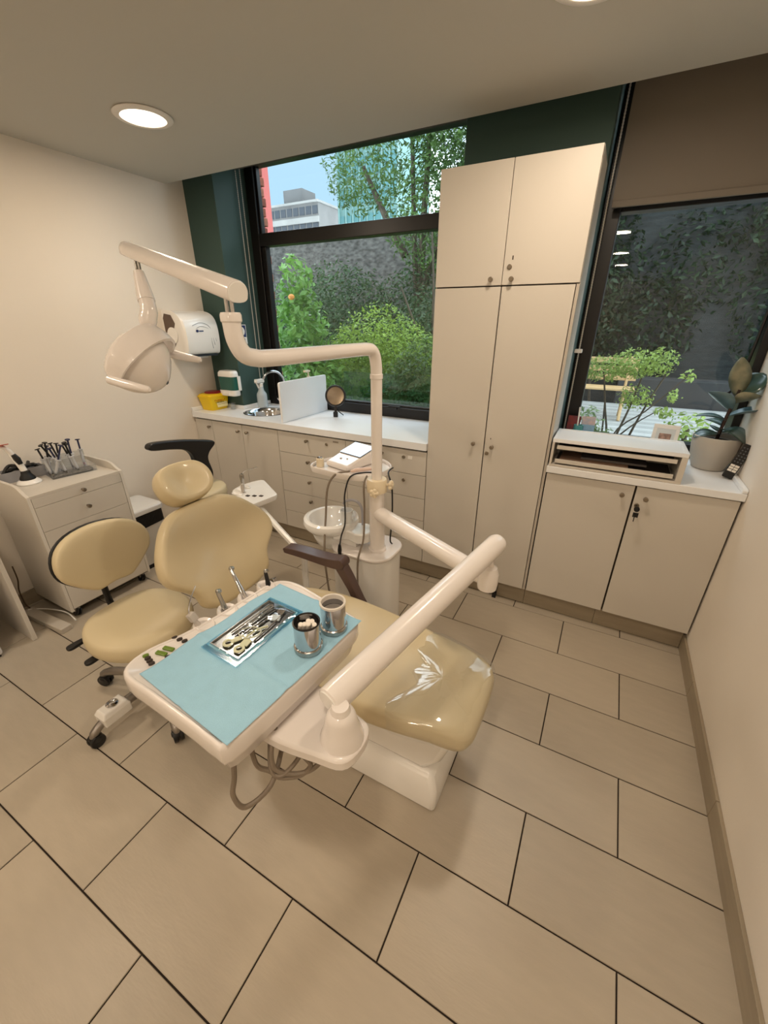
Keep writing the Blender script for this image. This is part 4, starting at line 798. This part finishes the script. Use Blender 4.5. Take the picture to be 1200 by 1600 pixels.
# device on the upper side tray
dv = thing('ultrasonic_scaler', 'white ultrasonic scaler unit with tilted dark blue glossy panel on the side tray', 'dental device', (-1.525, -.405, .9195), R(-14))
MB().rings([[(-.085, -.115, z*.35), (.085, -.115, z*.35), (.09, .115, z), (-.09, .115, z)] if z else [(-.085, -.115, 0), (.085, -.115, 0), (.09, .115, 0), (-.09, .115, 0)] for z in (0, .085)]).build('housing', plast, dv, smooth=0, bev=.012, bseg=3)
XD = Matrix.Translation((0, .0, .0)) @ Matrix.Rotation(0, 4, 'X')
sl = math.atan2(.085*.65, .23)
MB(Matrix.Translation((0, .03, .0665)) @ Matrix.Rotation(sl, 4, 'X')).box(-.082, .082, -.045, .085, .0, .004).build('dark_panel', M('panel_blue', (26, 34, 62), .05, coat=1), dv, smooth=0, bev=.003)
MB(Matrix.Translation((0, -.06, .0445)) @ Matrix.Rotation(sl, 4, 'X')).lathe([(.007, 0), (.006, .003)], (-.02, 0, 0), 14).lathe([(.005, 0), (.004, .003)], (.02, .01, 0), 14).build('buttons', grayp, dv)
hp = thing('scaler_handpiece', 'pinkish scaler handpiece with grey cord lying by the device', 'handpiece', (-1.40, -.50, .932), R(40))
MB().tube([(-.06, 0, 0), (-.03, 0, .004), (.03, .0, .006), (.07, 0, .004)], [.007, .011, .0105, .006], 12).build('body', M('handpiece_pink', (222, 196, 182), .35), hp)
MB().tube([(.07, 0, .004), (.10, 0, .008)], .004, 8).build('tip', chrome, hp)
bc_ = thing('bur_cup', 'small cream bur pot at the left end of the side tray', 'pot', (-1.658, -.515, .9185))
MB().lathe([(.020, 0), (.022, .003), (.020, .045), (.017, .046), (.01, .047)], n=20).build('pot', MATS['clamp_cream'], bc_)
for k in range(5): MB().lathe([(.0045, .046), (.0045, .052), (.002, .053)], (.010*math.cos(k*1.26), .010*math.sin(k*1.26), 0), 8).build('bur', key if k % 2 else steel, bc_)
pc_ = MB().tube(cr([(-1.33, -.48, .925), (-1.36, -.56, .945), (-1.405, -.61, .93), (-1.425, -.635, .84), (-1.41, -.66, .76), (-1.395, -.69, .70), (-1.40, -.72, .645), (-1.395, -.745, .60)], 6, False), .0042, 8).tube([(-1.395, -.745, .61), (-1.394, -.748, .58), (-1.393, -.752, .545)], [.007, .011, .008], 8).build('power_cord', blackp); bpy.context.view_layer.update(); pc_.parent = dv; pc_.matrix_parent_inverse = dv.matrix_world.inverted(); pc_['label'] = 'black cord with plug dangling from the side tray'
MB().tube(cr([(-1.27, -.40, .938), (-1.245, -.50, .945), (-1.20, -.55, .90), (-1.19, -.56, .80), (-1.195, -.555, .70), (-1.20, -.56, .60), (-1.20, -.54, .566)], 6, False), .0042, 8).build('power_cord', blackp, un)
tag(MB().tube(cr([(-.735, .045, .004), (-.73, .042, .05), (-.728, .05, .08), (-.735, .06, .125)], 5, False), .006, 8).obox((-.735, .04, .02), (.012, .01, .02), (0, 0, 0)).build('floor_plug', blackp), 'small black plug on the floor by the cupboard plinth', 'plug')

# ------------------------------------------------------------------ dentist's stool
def star_base(par, R0, angs, mat, zh=.07, sleeve=None):
    MB().lathe([(.035, zh+.0), (.04, zh+.02), (.035, zh+.05), (.022, zh+.055)], n=20).build('hub', mat, par)
    for i, a in enumerate(angs):
        d = Vector((math.cos(a), math.sin(a), 0))
        lg_ = MB().tube(cr([d*.02+Vector((0, 0, zh+.03)), d*(R0*.5)+Vector((0, 0, zh+.035)), d*(R0*.85)+Vector((0, 0, zh+.02)), d*R0+Vector((0, 0, zh-.005)), d*(R0+.004)+Vector((0, 0, .05))], 4, False), [.022]*5+[.020]*4+[.018]*4+[.015]*4, 12).build('leg', mat, par)
        c = d*R0; sd_ = Vector((-d.y, d.x, 0))
        mb = MB(); r = .030
        for s in (-1, 1):
            q = c + sd_*s*.012
            mb.lathe([(r*.4, -.009), (r*.95, -.008), (r, 0), (r*.95, .008), (r*.4, .009)], (q.x, q.y, r), 18, Matrix((d, Vector((0, 0, 1)), sd_)).transposed())
        w_ = mb.build('caster', blackp, par)
        MB().sphere((c.x, c.y, r+.012), (.026, .026, .022), 14).build('caster_hood', blackp, w_)
stool = thing('dentist_stool', 'beige saddle-backed rolling stool with black levers beside the tray', 'stool', (-1.964, -1.476, 0))
alu = M('stool_aluminium', (150, 144, 138), .32, .8)
star_base(stool, .312, [R(270), R(199), R(335), R(47), R(123)], alu)
MB().lathe([(.030, .12), (.030, .26), (.024, .262), (.016, .264), (.016, .40)], n=18).build('gas_column', blackp, stool)
MB().box(-.10, .10, -.09, .09, .395, .425).build('seat_mechanism', blackp, stool, smooth=0, bev=.006)
so2 = cr([(.20, 0), (.185, .10), (.12, .175), (.02, .205), (-.09, .185), (-.17, .12), (-.195, 0), (-.17, -.12), (-.09, -.185), (.02, -.205), (.12, -.175), (.185, -.10)], 4)
MB().cushion(so2, .075, lambda x, y, h: Vector((x+.035, y-.025, .462+h-.5*max(0, x-.08)**2*4)), .012, .46).build('seat', vinyl2, stool, smooth=60)
for y_, x_ in ((-.175, -.135), (-.185, .015)):
    lv = MB().tube([(x_, -.06, .408), (x_, y_, .412)], .005, 8).build('lever', blackp, stool)
    MB().prism(cr([(x_-.010, y_), (x_+.010, y_), (x_+.016, y_-.035), (x_+.014, y_-.062), (x_, y_-.07), (x_-.014, y_-.062), (x_-.016, y_-.035)], 3), .404, .418).build('lever_paddle', blackp, lv, smooth=40, bev=.003)
MB().tube(cr([(-.08, .0, .405), (-.18, .0, .41), (-.225, .0, .45), (-.235, 0, .55), (-.225, 0, .62)], 5, False), .014, 10).build('back_bar', blackp, stool)
SB = Vector((-.19, .018, .708)); sa = R(80)
bo2 = cr([(0, -.125), (.065, -.13), (.10, -.112), (.145, -.072), (.186, -.02), (.193, .04), (.165, .098), (.10, .136), (0, .150), (-.10, .136), (-.165, .098), (-.193, .04), (-.186, -.02), (-.145, -.072), (-.10, -.112), (-.065, -.13)], 3)
SU = Vector((-math.cos(sa), 0, math.sin(sa))); SN = Vector((math.sin(sa), 0, math.cos(sa)))
def sb_fn(s, t, h): return SB + Vector((0, 1, 0))*s + SU*t + SN*(h + .9*s*s)
MB().cushion(bo2, .055, sb_fn, .012, .46).build('backrest', vinyl2, stool, smooth=60)
MB().cushion([(x*1.012, y*1.012) for x, y in [(p[0], p[1]) for p in bo2]], .018, lambda s, t, h: sb_fn(s, t, h-.032), 0, .4).build('back_shell', blackp, stool, smooth=60)
ped = MB().rings([[(-.035, -.275, .075), (.035, -.275, .075), (.035, -.16, .075), (-.035, -.16, .075)], [(-.037, -.277, .12), (.037, -.277, .12), (.037, -.16, .12), (-.037, -.16, .12)], [(-.028, -.265, .142), (.028, -.265, .142), (.030, -.17, .142), (-.030, -.17, .142)]]).build('leg_cover', plast2, stool, smooth=0, bev=.006)
MB().lathe([(.024, .142), (.024, .147), (.016, .151), (.012, .147), (.004, .149)], (0, -.215, 0), 22).build('chrome_cap', chrome, ped)

# assistant's stool behind the chair
st2 = thing('assistant_stool', 'stool with curved black torso arm behind the dental chair', 'stool', (-2.63, -.60, 0))
star_base(st2, .26, [R(a+20) for a in (0, 72, 144, 216, 288)], alu)
MB().lathe([(.028, .12), (.028, .34), (.016, .342), (.016, .56)], n=18).build('gas_column', blackp, st2)
MB().cushion([(p[0]*.9, p[1]*.9) for p in so2], .075, lambda x, y, h: Vector((x, y, .605+h)), .012, .46).build('seat', vinyl2, st2, smooth=60)
MB().tube([(0, .05, .55), (.03, .06, .56), (.03, .075, .66)], .016, 10).build('arm_stem', blackp, st2)
to_ = cr([(-.278, .995, 0), (-.268, .966, 0), (-.157, .945, 0), (-.06, .918, 0), (-.012, .872, 0), (.002, .785, 0), (.018, .701, 0), (.05, .655, 0), (.089, .650, 0), (.115, .72, 0), (.097, .815, 0), (.115, .86, 0), (.165, .90, 0), (.16, .925, 0), (.103, .943, 0), (-.068, .983, 0), (-.233, 1.006, 0)], 4)
tcx = [(.03 - .02*max(0, (.85-p[1])/.2)) for p in to_]
mb = MB(); tc_ = (sum(p[0] for p in to_)/len(to_), sum(p[1] for p in to_)/len(to_))
mb.prism([(p[0], p[1]) for p in to_], .008, .055, lambda y, z, x: (x, y, z)).build('torso_arm', blackp, st2, smooth=50, bev=.008, bseg=3)

# ------------------------------------------------------------------ outdoors
struct(MB().box(-14, 8, .72, 12, -.3, .0).build('ground_outside', M('earth', (74, 66, 50), .95, var=.4, scale=3, bump=.5, bscale=20), smooth=0))
pier = root('wall_outside'); brk = [M('brick_a', (168, 98, 74), .85, var=.3, scale=20, bump=.4), M('brick_b', (150, 84, 64), .85, var=.3, scale=20, bump=.4), M('brick_c', (182, 116, 90), .85, var=.3, scale=20, bump=.4)]
MB().box(-3.62, -3.153, .735, .905, 0, 3.6).build('mortar_core', M('mortar', (150, 138, 124), .95), pier, smooth=0)
bproto = [MB().box(-.055, .055, -.10, .10, -.029, .029).build('brick', bm_, pier, smooth=0, bev=.004, bseg=1) for bm_ in brk]
for i in range(52):
    z = .04+i*.067; b = bproto[i % 3]; rz = 0
    loc = (-3.190 + (.012 if i % 2 else 0), .82, z)
    if i < 3: b.location = loc
    else: inst(b, 'brick', pier, loc)
    if z > .85: inst(bproto[(i+1) % 3], 'brick', pier, (-3.31 + (.012 if i % 2 else 0), .82, z))
# garden wall far behind
struct(MB().box(-1.55, 8.5, 7.55, 7.9, 0, 4.6).build('wall_garden_side', M('garden_dark_shaded', (66, 68, 66), .95, var=.4, scale=6, stretch=(1, 1, 3), bump=1, bscale=14), smooth=0))  # dark brick stretch, with the shade of overhanging trees put into its colour
gw = struct(MB().box(-16, -1.56, 7.6, 7.9, 0, 3.55).build('wall_garden', M('garden_stone', (112, 108, 102), .95, var=.55, scale=9, stretch=(1, 1, 2), dark=(58, 56, 52), bump=1, bscale=18), smooth=0))
# terrace
dkf = root('floor_terrace', (0, 0, 0)); dm = [M('deck_a', (186, 184, 178), .7, var=.2, scale=6, stretch=(1, 8, 1)), M('deck_b', (168, 166, 160), .7, var=.2, scale=6, stretch=(1, 8, 1))]
MB().box(-1.6, 4.2, 1.75, 6.4, .0, .30).build('slab', M('deck_under', (54, 50, 46), .9), dkf, smooth=0)
dp_ = [MB().box(-2.9, 2.9, -.0725, .0725, -.012, .012).build('plank', q, dkf, smooth=0, bev=.003, bseg=1) for q in dm]
for i in range(30):
    loc = (1.3, 1.83+.152*i, .312)
    if i < 2: dp_[i].location = loc
    else: inst(dp_[i % 2], 'plank', dkf, loc)
pln = tag(MB().box(-.2, 4.2, 6.42, 6.9, 0, .75).build('planter_box', M('planter_dark', (64, 62, 60), .8, var=.2, scale=5), smooth=0, bev=.01), 'long dark planter box at the far edge of the terrace', 'planter')
bn = thing('garden_bench', 'light wooden slatted bench on the terrace outside the right window', 'bench', (-.62, 4.9, .325))
wood = M('bench_wood', (204, 168, 118), .6, var=.25, scale=5, stretch=(1, 10, 10))
for k in range(4): MB().box(-.62, .62, -.2+.105*k, -.11+.105*k, .42, .445).build('seat_slat', wood, bn, smooth=0, bev=.004)
for k in range(3): MB().box(-.62, .62, .24+.02*k, .262+.02*k, .52+.12*k, .60+.12*k).build('back_slat', wood, bn, smooth=0, bev=.004)
for x in (-.5, .5):
    MB().tube([(x, -.22, 0), (x, .1, .42)], .022, 8).tube([(x, .22, 0), (x, -.05, .42)], .022, 8).build('leg', wood, bn); MB().tube([(x, .2, .40), (x, .29, .86)], .02, 8).build('back_post', wood, bn)
gp = thing('reflection_prop', 'added pale green glass balustrade just outside the left window', 'prop', (-1.85, .98, 0))  # added glass sheet imitating a teal reflection in the window
MB().box(-.62, .68, 0, .012, .3, 1.24).build('pane', glassmat('teal_reflection', (.62, .82, .76), 1, 0, .06), gp, smooth=0); MB().box(-.62, .68, -.02, .03, .0, .34).build('prop_foot', steel, gp, smooth=0)

LM = {}
def lm_(n, a, b, r=.5):
    if n not in LM:
        LM[n] = M(n, tuple(min(255, x*1.12) for x in a), r, var=.5, scale=2.2, dark=b, spec=.3)
        t = LM[n].node_tree; pb = t.nodes['Principled BSDF']; ou = t.nodes['Material Output']; tl = t.nodes.new('ShaderNodeBsdfTranslucent'); mx = t.nodes.new('ShaderNodeMixShader'); mx.inputs[0].default_value = .3
        tl.inputs[0].default_value = (*lin(a), 1); t.links.new(pb.outputs[0], mx.inputs[1]); t.links.new(tl.outputs[0], mx.inputs[2]); t.links.new(mx.outputs[0], ou.inputs[0])
    return LM[n]
def foliage(name, par, blobs, count, size, mat, seed, up_=.5, shell=.55, loc=Vector((0, 0, 0)), aspect=.45):
    rg = random.Random(seed); vs_ = []; fs = []; tot = sum(b[1][0]*b[1][1]*b[1][2] for b in blobs)
    for c, r in blobs:
        k = int(count*r[0]*r[1]*r[2]/tot)
        for _ in range(k):
            while True:
                p = Vector((rg.uniform(-1, 1), rg.uniform(-1, 1), rg.uniform(-1, 1))); q = p.length
                if q <= 1 and q > shell*rg.random(): break
            q3 = Vector((c[0]+p.x*r[0], c[1]+p.y*r[1], c[2]+p.z*r[2])) + Vector((rg.gauss(0, .04), rg.gauss(0, .04), rg.gauss(0, .04)))*min(r)
            n = (p*.8 + Vector((rg.gauss(0, .6), rg.gauss(0, .6), rg.gauss(0, .6)+up_))).normalized()
            t = n.orthogonal(); t = (Matrix.Rotation(rg.uniform(0, 6.28), 3, n) @ t).normalized(); b = n.cross(t); s = size*rg.uniform(.6, 1.3); w = s*aspect
            i = len(vs_); vs_ += [q3-t*s*.5, q3+b*w*.5+n*s*.06, q3+t*s*.5, q3-b*w*.5+n*s*.06]; fs.append((i, i+1, i+2, i+3))
    me = bpy.data.meshes.new(name); me.from_pydata([tuple(v) for v in vs_], [], fs); me.materials.append(mat)
    o = bpy.data.objects.new(name, me); COL.objects.link(o); o.parent = par; o['kind'] = 'stuff'; return o
def stems(name, par, lines, r, mat):
    mb = MB()
    for L in lines: mb.tube(cr(L, 4, False), [r*(1-.6*i/(4*(len(L)-1))) for i in range(4*(len(L)-1)+1)], 6)
    return mb.build(name, mat, par)
bark = M('bark', (96, 84, 70), .9, var=.4, scale=14, bump=.5, bscale=30)
bright = lm_('leaf_bright', (150, 176, 74), (84, 116, 44)); mid = lm_('leaf_mid', (96, 124, 62), (48, 72, 38)); darkl = lm_('leaf_dark', (66, 92, 54), (34, 54, 32)); grey = lm_('leaf_grey', (108, 122, 92), (62, 76, 58)); ivy = lm_('leaf_ivy_shaded', (54, 72, 46), (26, 38, 26))  # ivy tone darkened: the shade it stands in is put into its colour
def bush(name, label, loc, blobs, cnt, size, mat, seed, cat='shrub', grp=None, trunk=None, tr=.03, **kw):
    t = thing(name, label, cat, loc, 0, grp); foliage('foliage', t, blobs, cnt, size, mat, seed, **kw)
    stems('stem', t, trunk or [[(0, 0, 0), (blobs[0][0][0]*.5, blobs[0][0][1]*.5, blobs[0][0][2]*.6), blobs[0][0]]], tr, bark); return t
bush('hedge_shrub', 'bright yellow-green rounded shrub filling the middle of the left window', (-2.75, 2.15, 0), [((0, 0, 1.15), (.62, .45, .68)), ((.35, -.1, 1.05), (.45, .4, .62)), ((-.35, .05, 1.0), (.5, .45, .6)), ((.62, .1, .95), (.4, .4, .6))], 15000, .046, bright, 11)
bush('hedge_shrub', 'dark green shrub low at the right side of the left window', (-1.95, 1.75, 0), [((0, 0, .9), (.5, .4, .62)), ((-.35, -.05, .75), (.45, .35, .5))], 10000, .046, mid, 12)
bush('leafy_shrub', 'large-leaved shrub beside the brick pier in the left window', (-3.55, 1.75, 0), [((0, 0, 1.55), (.36, .3, .42)), ((.15, 0, 1.0), (.42, .35, .45)), ((.0, 0, 2.0), (.2, .2, .3))], 2600, .09, lm_('leaf_lush', (128, 168, 80), (60, 104, 46), .4), 13, aspect=.5)
MB().sphere((-3.42, 1.5, 1.87), (.035, .03, .028), 10).build('flower', M('flower_orange', (226, 150, 70), .6))
tag(bpy.data.objects['flower'], 'single orange flower on the shrub by the brick pier', 'flower')
bush('dark_bush', 'dark round bush behind the yellow-green shrub', (-4.7, 4.3, 0), [((0, 0, 1.5), (1.1, .8, 1.05)), ((1.3, .3, 1.45), (.9, .8, 1.0)), ((-1.0, .2, 1.2), (.7, .6, .9))], 24000, .07, darkl, 14)
bush('grey_bush', 'greyish loose bush against the stone wall in the left window', (-6.4, 5.4, 0), [((0, 0, 1.5), (1.1, .7, 1.0)), ((-1.2, 0, 1.3), (.9, .6, .9))], 12000, .075, grey, 15)
bush('dark_bush', 'dark shrub with bare pale twigs next to the tall cupboard', (-2.35, 3.1, 0), [((0, 0, 1.2), (.7, .6, .9)), ((.5, .3, 1.6), (.5, .5, .6))], 11000, .055, darkl, 16, trunk=[[(0, 0, 0), (.1, -.2, 1.0), (.3, -.55, 1.9)], [(.1, -.2, .9), (-.1, -.5, 1.5), (-.3, -.6, 2.0)], [(.1, -.3, 1.1), (.35, -.6, 1.5), (.6, -.6, 1.75)], [(0, -.3, 1.0), (.1, -.6, 1.9), (.05, -.6, 2.5)]], tr=.022)
tt = [[(0, 0, 0), (.05, -.2, 1.6), (0, -.3, 2.8), (-.1, -.3, 4.4)], [(0, -.2, 1.8), (.5, -.3, 3.0), (1.0, -.4, 4.4)], [(-.15, -.3, 2.6), (-.5, -.4, 3.2), (-.85, -.4, 3.8)], [(.1, -.2, 1.7), (.15, -.3, 3.2), (.3, -.4, 5)]]
bush('garden_tree', 'tall leafy tree whose crown fills the top of the left window', (-3.5, 5.0, 0), [((-.85, -.4, 3.8), (.68, .5, .62)), ((.05, -.4, 4.7), (.8, .6, .8)), ((1.0, -.4, 4.6), (1.2, .8, 1.4)), ((.7, -.3, 3.2), (1.2, .7, 1.0)), ((1.2, 0, 2.2), (1.0, .7, .8))], 26000, .09, mid, 17, cat='tree', trunk=tt, tr=.07, aspect=.32)
# right-hand window garden
sh = [[(0, 0, 0), (.02, 0, .7), (-.05, .0, 1.05), (-.12, 0, 1.34)], [(.02, 0, 0), (.06, 0, .7), (.12, .0, 1.05), (.16, .02, 1.34)], [(.05, 0, 0), (.14, 0, .7), (.22, .02, 1.05), (.3, .02, 1.3)], [(-.03, 0, 0), (-.02, .0, .7), (-.06, 0, 1.1)]]
fine = lm_('leaf_fine', (164, 184, 96), (92, 118, 56))
bush('cloud_shrub', 'small bright shrub with fine leaves in front of the bench', (-.29, 1.45, 0), [((-.10, 0, 1.32), (.17, .14, .10)), ((.08, .02, 1.36), (.17, .14, .11)), ((.25, .04, 1.38), (.12, .1, .10)), ((.14, 0, 1.13), (.13, .1, .10))], 2000, .030, fine, 18, trunk=sh, tr=.012)
bush('sparse_sapling', 'thin sparse sapling leaning right beyond the photo frame', (-.12, 1.33, 0), [((.25, 0, 1.31), (.05, .04, .04)), ((.20, 0, 1.17), (.05, .05, .05)), ((.17, 0, 1.05), (.07, .06, .04))], 120, .04, fine, 19, trunk=[[(-.22, 0, 0), (-.14, 0, .8), (.05, 0, 1.05), (.18, 0, 1.22), (.26, 0, 1.33)], [(-.12, 0, .8), (.0, 0, .95), (.15, 0, 1.08)]], tr=.007)
bush('low_plant', 'low bushy plant at the bottom right of the right window', (.2, 1.25, 0), [((0, 0, .97), (.15, .1, .12)), ((.06, .05, .82), (.14, .1, .13))], 300, .05, fine, 20)
bush('low_plant', 'low bushy plant behind the cards at the right window', (-.44, 1.15, 0), [((0, 0, .93), (.13, .1, .16)), ((.14, .02, .82), (.1, .1, .12))], 480, .04, lm_('leaf_sage', (140, 160, 108), (80, 100, 66)), 21)
bush('ivy_mass', 'dark ivy covering the wall behind the bench', (-.6, 7.25, 0), [((-.5, 0, 2.3), (.9, .3, 1.8)), ((.6, .2, 1.5), (.9, .3, 1.0)), ((1.2, .3, 2.6), (.9, .25, .9)), ((-.4, 0, 4.2), (.9, .4, 1.0))], 8000, .12, ivy, 22)
bush('ivy_mass', 'leafy ivy curtain hanging at the right of the garden wall', (1.9, 7.28, 0), [((.2, 0, 3.3), (1.0, .4, 1.2)), ((.4, .1, 1.9), (1.1, .35, 1.2)), ((-.2, 0, 4.4), (1.1, .5, .7))], 5500, .12, ivy, 23)
bush('garden_tree', 'overhanging branches at the top right of the right window', (1.2, 4.4, .3), [((-.2, 0, 3.2), (.7, .5, .55)), ((.6, 0, 2.9), (.6, .5, .5))], 2600, .11, lm_('leaf_over', (132, 150, 70), (66, 86, 42)), 24, cat='tree', trunk=[[(.9, .4, 0), (.8, .3, 1.5), (.3, .1, 2.8), (-.2, 0, 3.2)]], tr=.05)
# far buildings
def building(name, label, x0, x1, y0, y1, h, mat, wmat, nw, nf, z0=0, fh=None, wz=.55, face='y', extra=None):
    t = thing(name, label, 'building', (0, 0, 0)); MB().box(x0, x1, y0, y1, z0, h).build('walls', mat, t, smooth=0)
    fh = fh or (h-z0)/nf; k0 = 0
    for f in range(nf):
        for i in range(nw):
            w = (x1-x0)/nw; a = x0+w*i+w*.1; b = x0+w*(i+1)-w*.1; z = h-fh*(f+1)+fh*.25
            if z < 6: continue
            wo = MB().box(a, b, y0-.12, y0+.05, z, z+fh*wz).build('window', wmat, t, smooth=0)
    if extra: extra(t)
    return t
conc = M('far_concrete', (158, 154, 148), .9, var=.15, scale=.3); winm = M('far_window', (60, 64, 70), .2); pinkm = M('far_pink', (176, 92, 84), .9, var=.1, scale=.2)
def roofhut(t):
    MB().box(-90.0, -83.6, 107, 113, 30.4, 34.2).build('roof_hut', M('far_grey', (112, 110, 108), .9, var=.2, scale=.4), t, smooth=0)
    MB().box(-97.6, -77.5, 105.3, 126, 30.4, 30.9).build('parapet', conc, t, smooth=0)
    for k in range(4): MB().box(-97.6, -77.5, 105.3, 105.9, 26.0-3.3*k, 27.3-3.3*k).build('balcony_band', conc, t, smooth=0)
building('apartment_block', 'pale concrete apartment block with a roof hut seen through the top pane', -97.3, -77.8, 106, 125, 30.4, M('far_dirty', (132, 128, 124), .9, var=.25, scale=.25), winm, 9, 8, 0, 3.3, .55, extra=roofhut)
building('pink_tower', 'pink rendered tower at the left edge of the top pane', -51.5, -42.9, 45, 47, 40, pinkm, winm, 3, 1, 0, 4, .1)
def fins(t):
    for k in range(9): MB().box(-42.6+k*1.25, -42.45+k*1.25, 62.1, 62.39, 0, 34).build('mullion', M('fin_teal', (122, 156, 150), .4), t, smooth=0)
building('glass_tower', 'teal glass office tower behind the tree', -42.9, -32.5, 62.4, 74, 34, M('glass_teal', (112, 152, 146), .5, var=.2, scale=.2), M('glass_teal_dark', (84, 132, 132), .4), 8, 10, 0, 3.4, .6, extra=fins)

# ------------------------------------------------------------------ put each Empty at the base of its thing
bpy.context.view_layer.update()
for o in list(bpy.data.objects):
    if o.type == 'EMPTY' and not o.parent and o.location.length < 1e-6 and o.children:
        lo = Vector((1e9,)*3); hi = -lo
        for c_ in o.children_recursive:
            if c_.type == 'MESH':
                for q in c_.bound_box:
                    w = c_.matrix_world @ Vector(q); lo = Vector(map(min, lo, w)); hi = Vector(map(max, hi, w))
        b_ = Vector(((lo.x+hi.x)/2, (lo.y+hi.y)/2, lo.z)); o.location = b_
        for c_ in o.children: c_.location = c_.location - b_
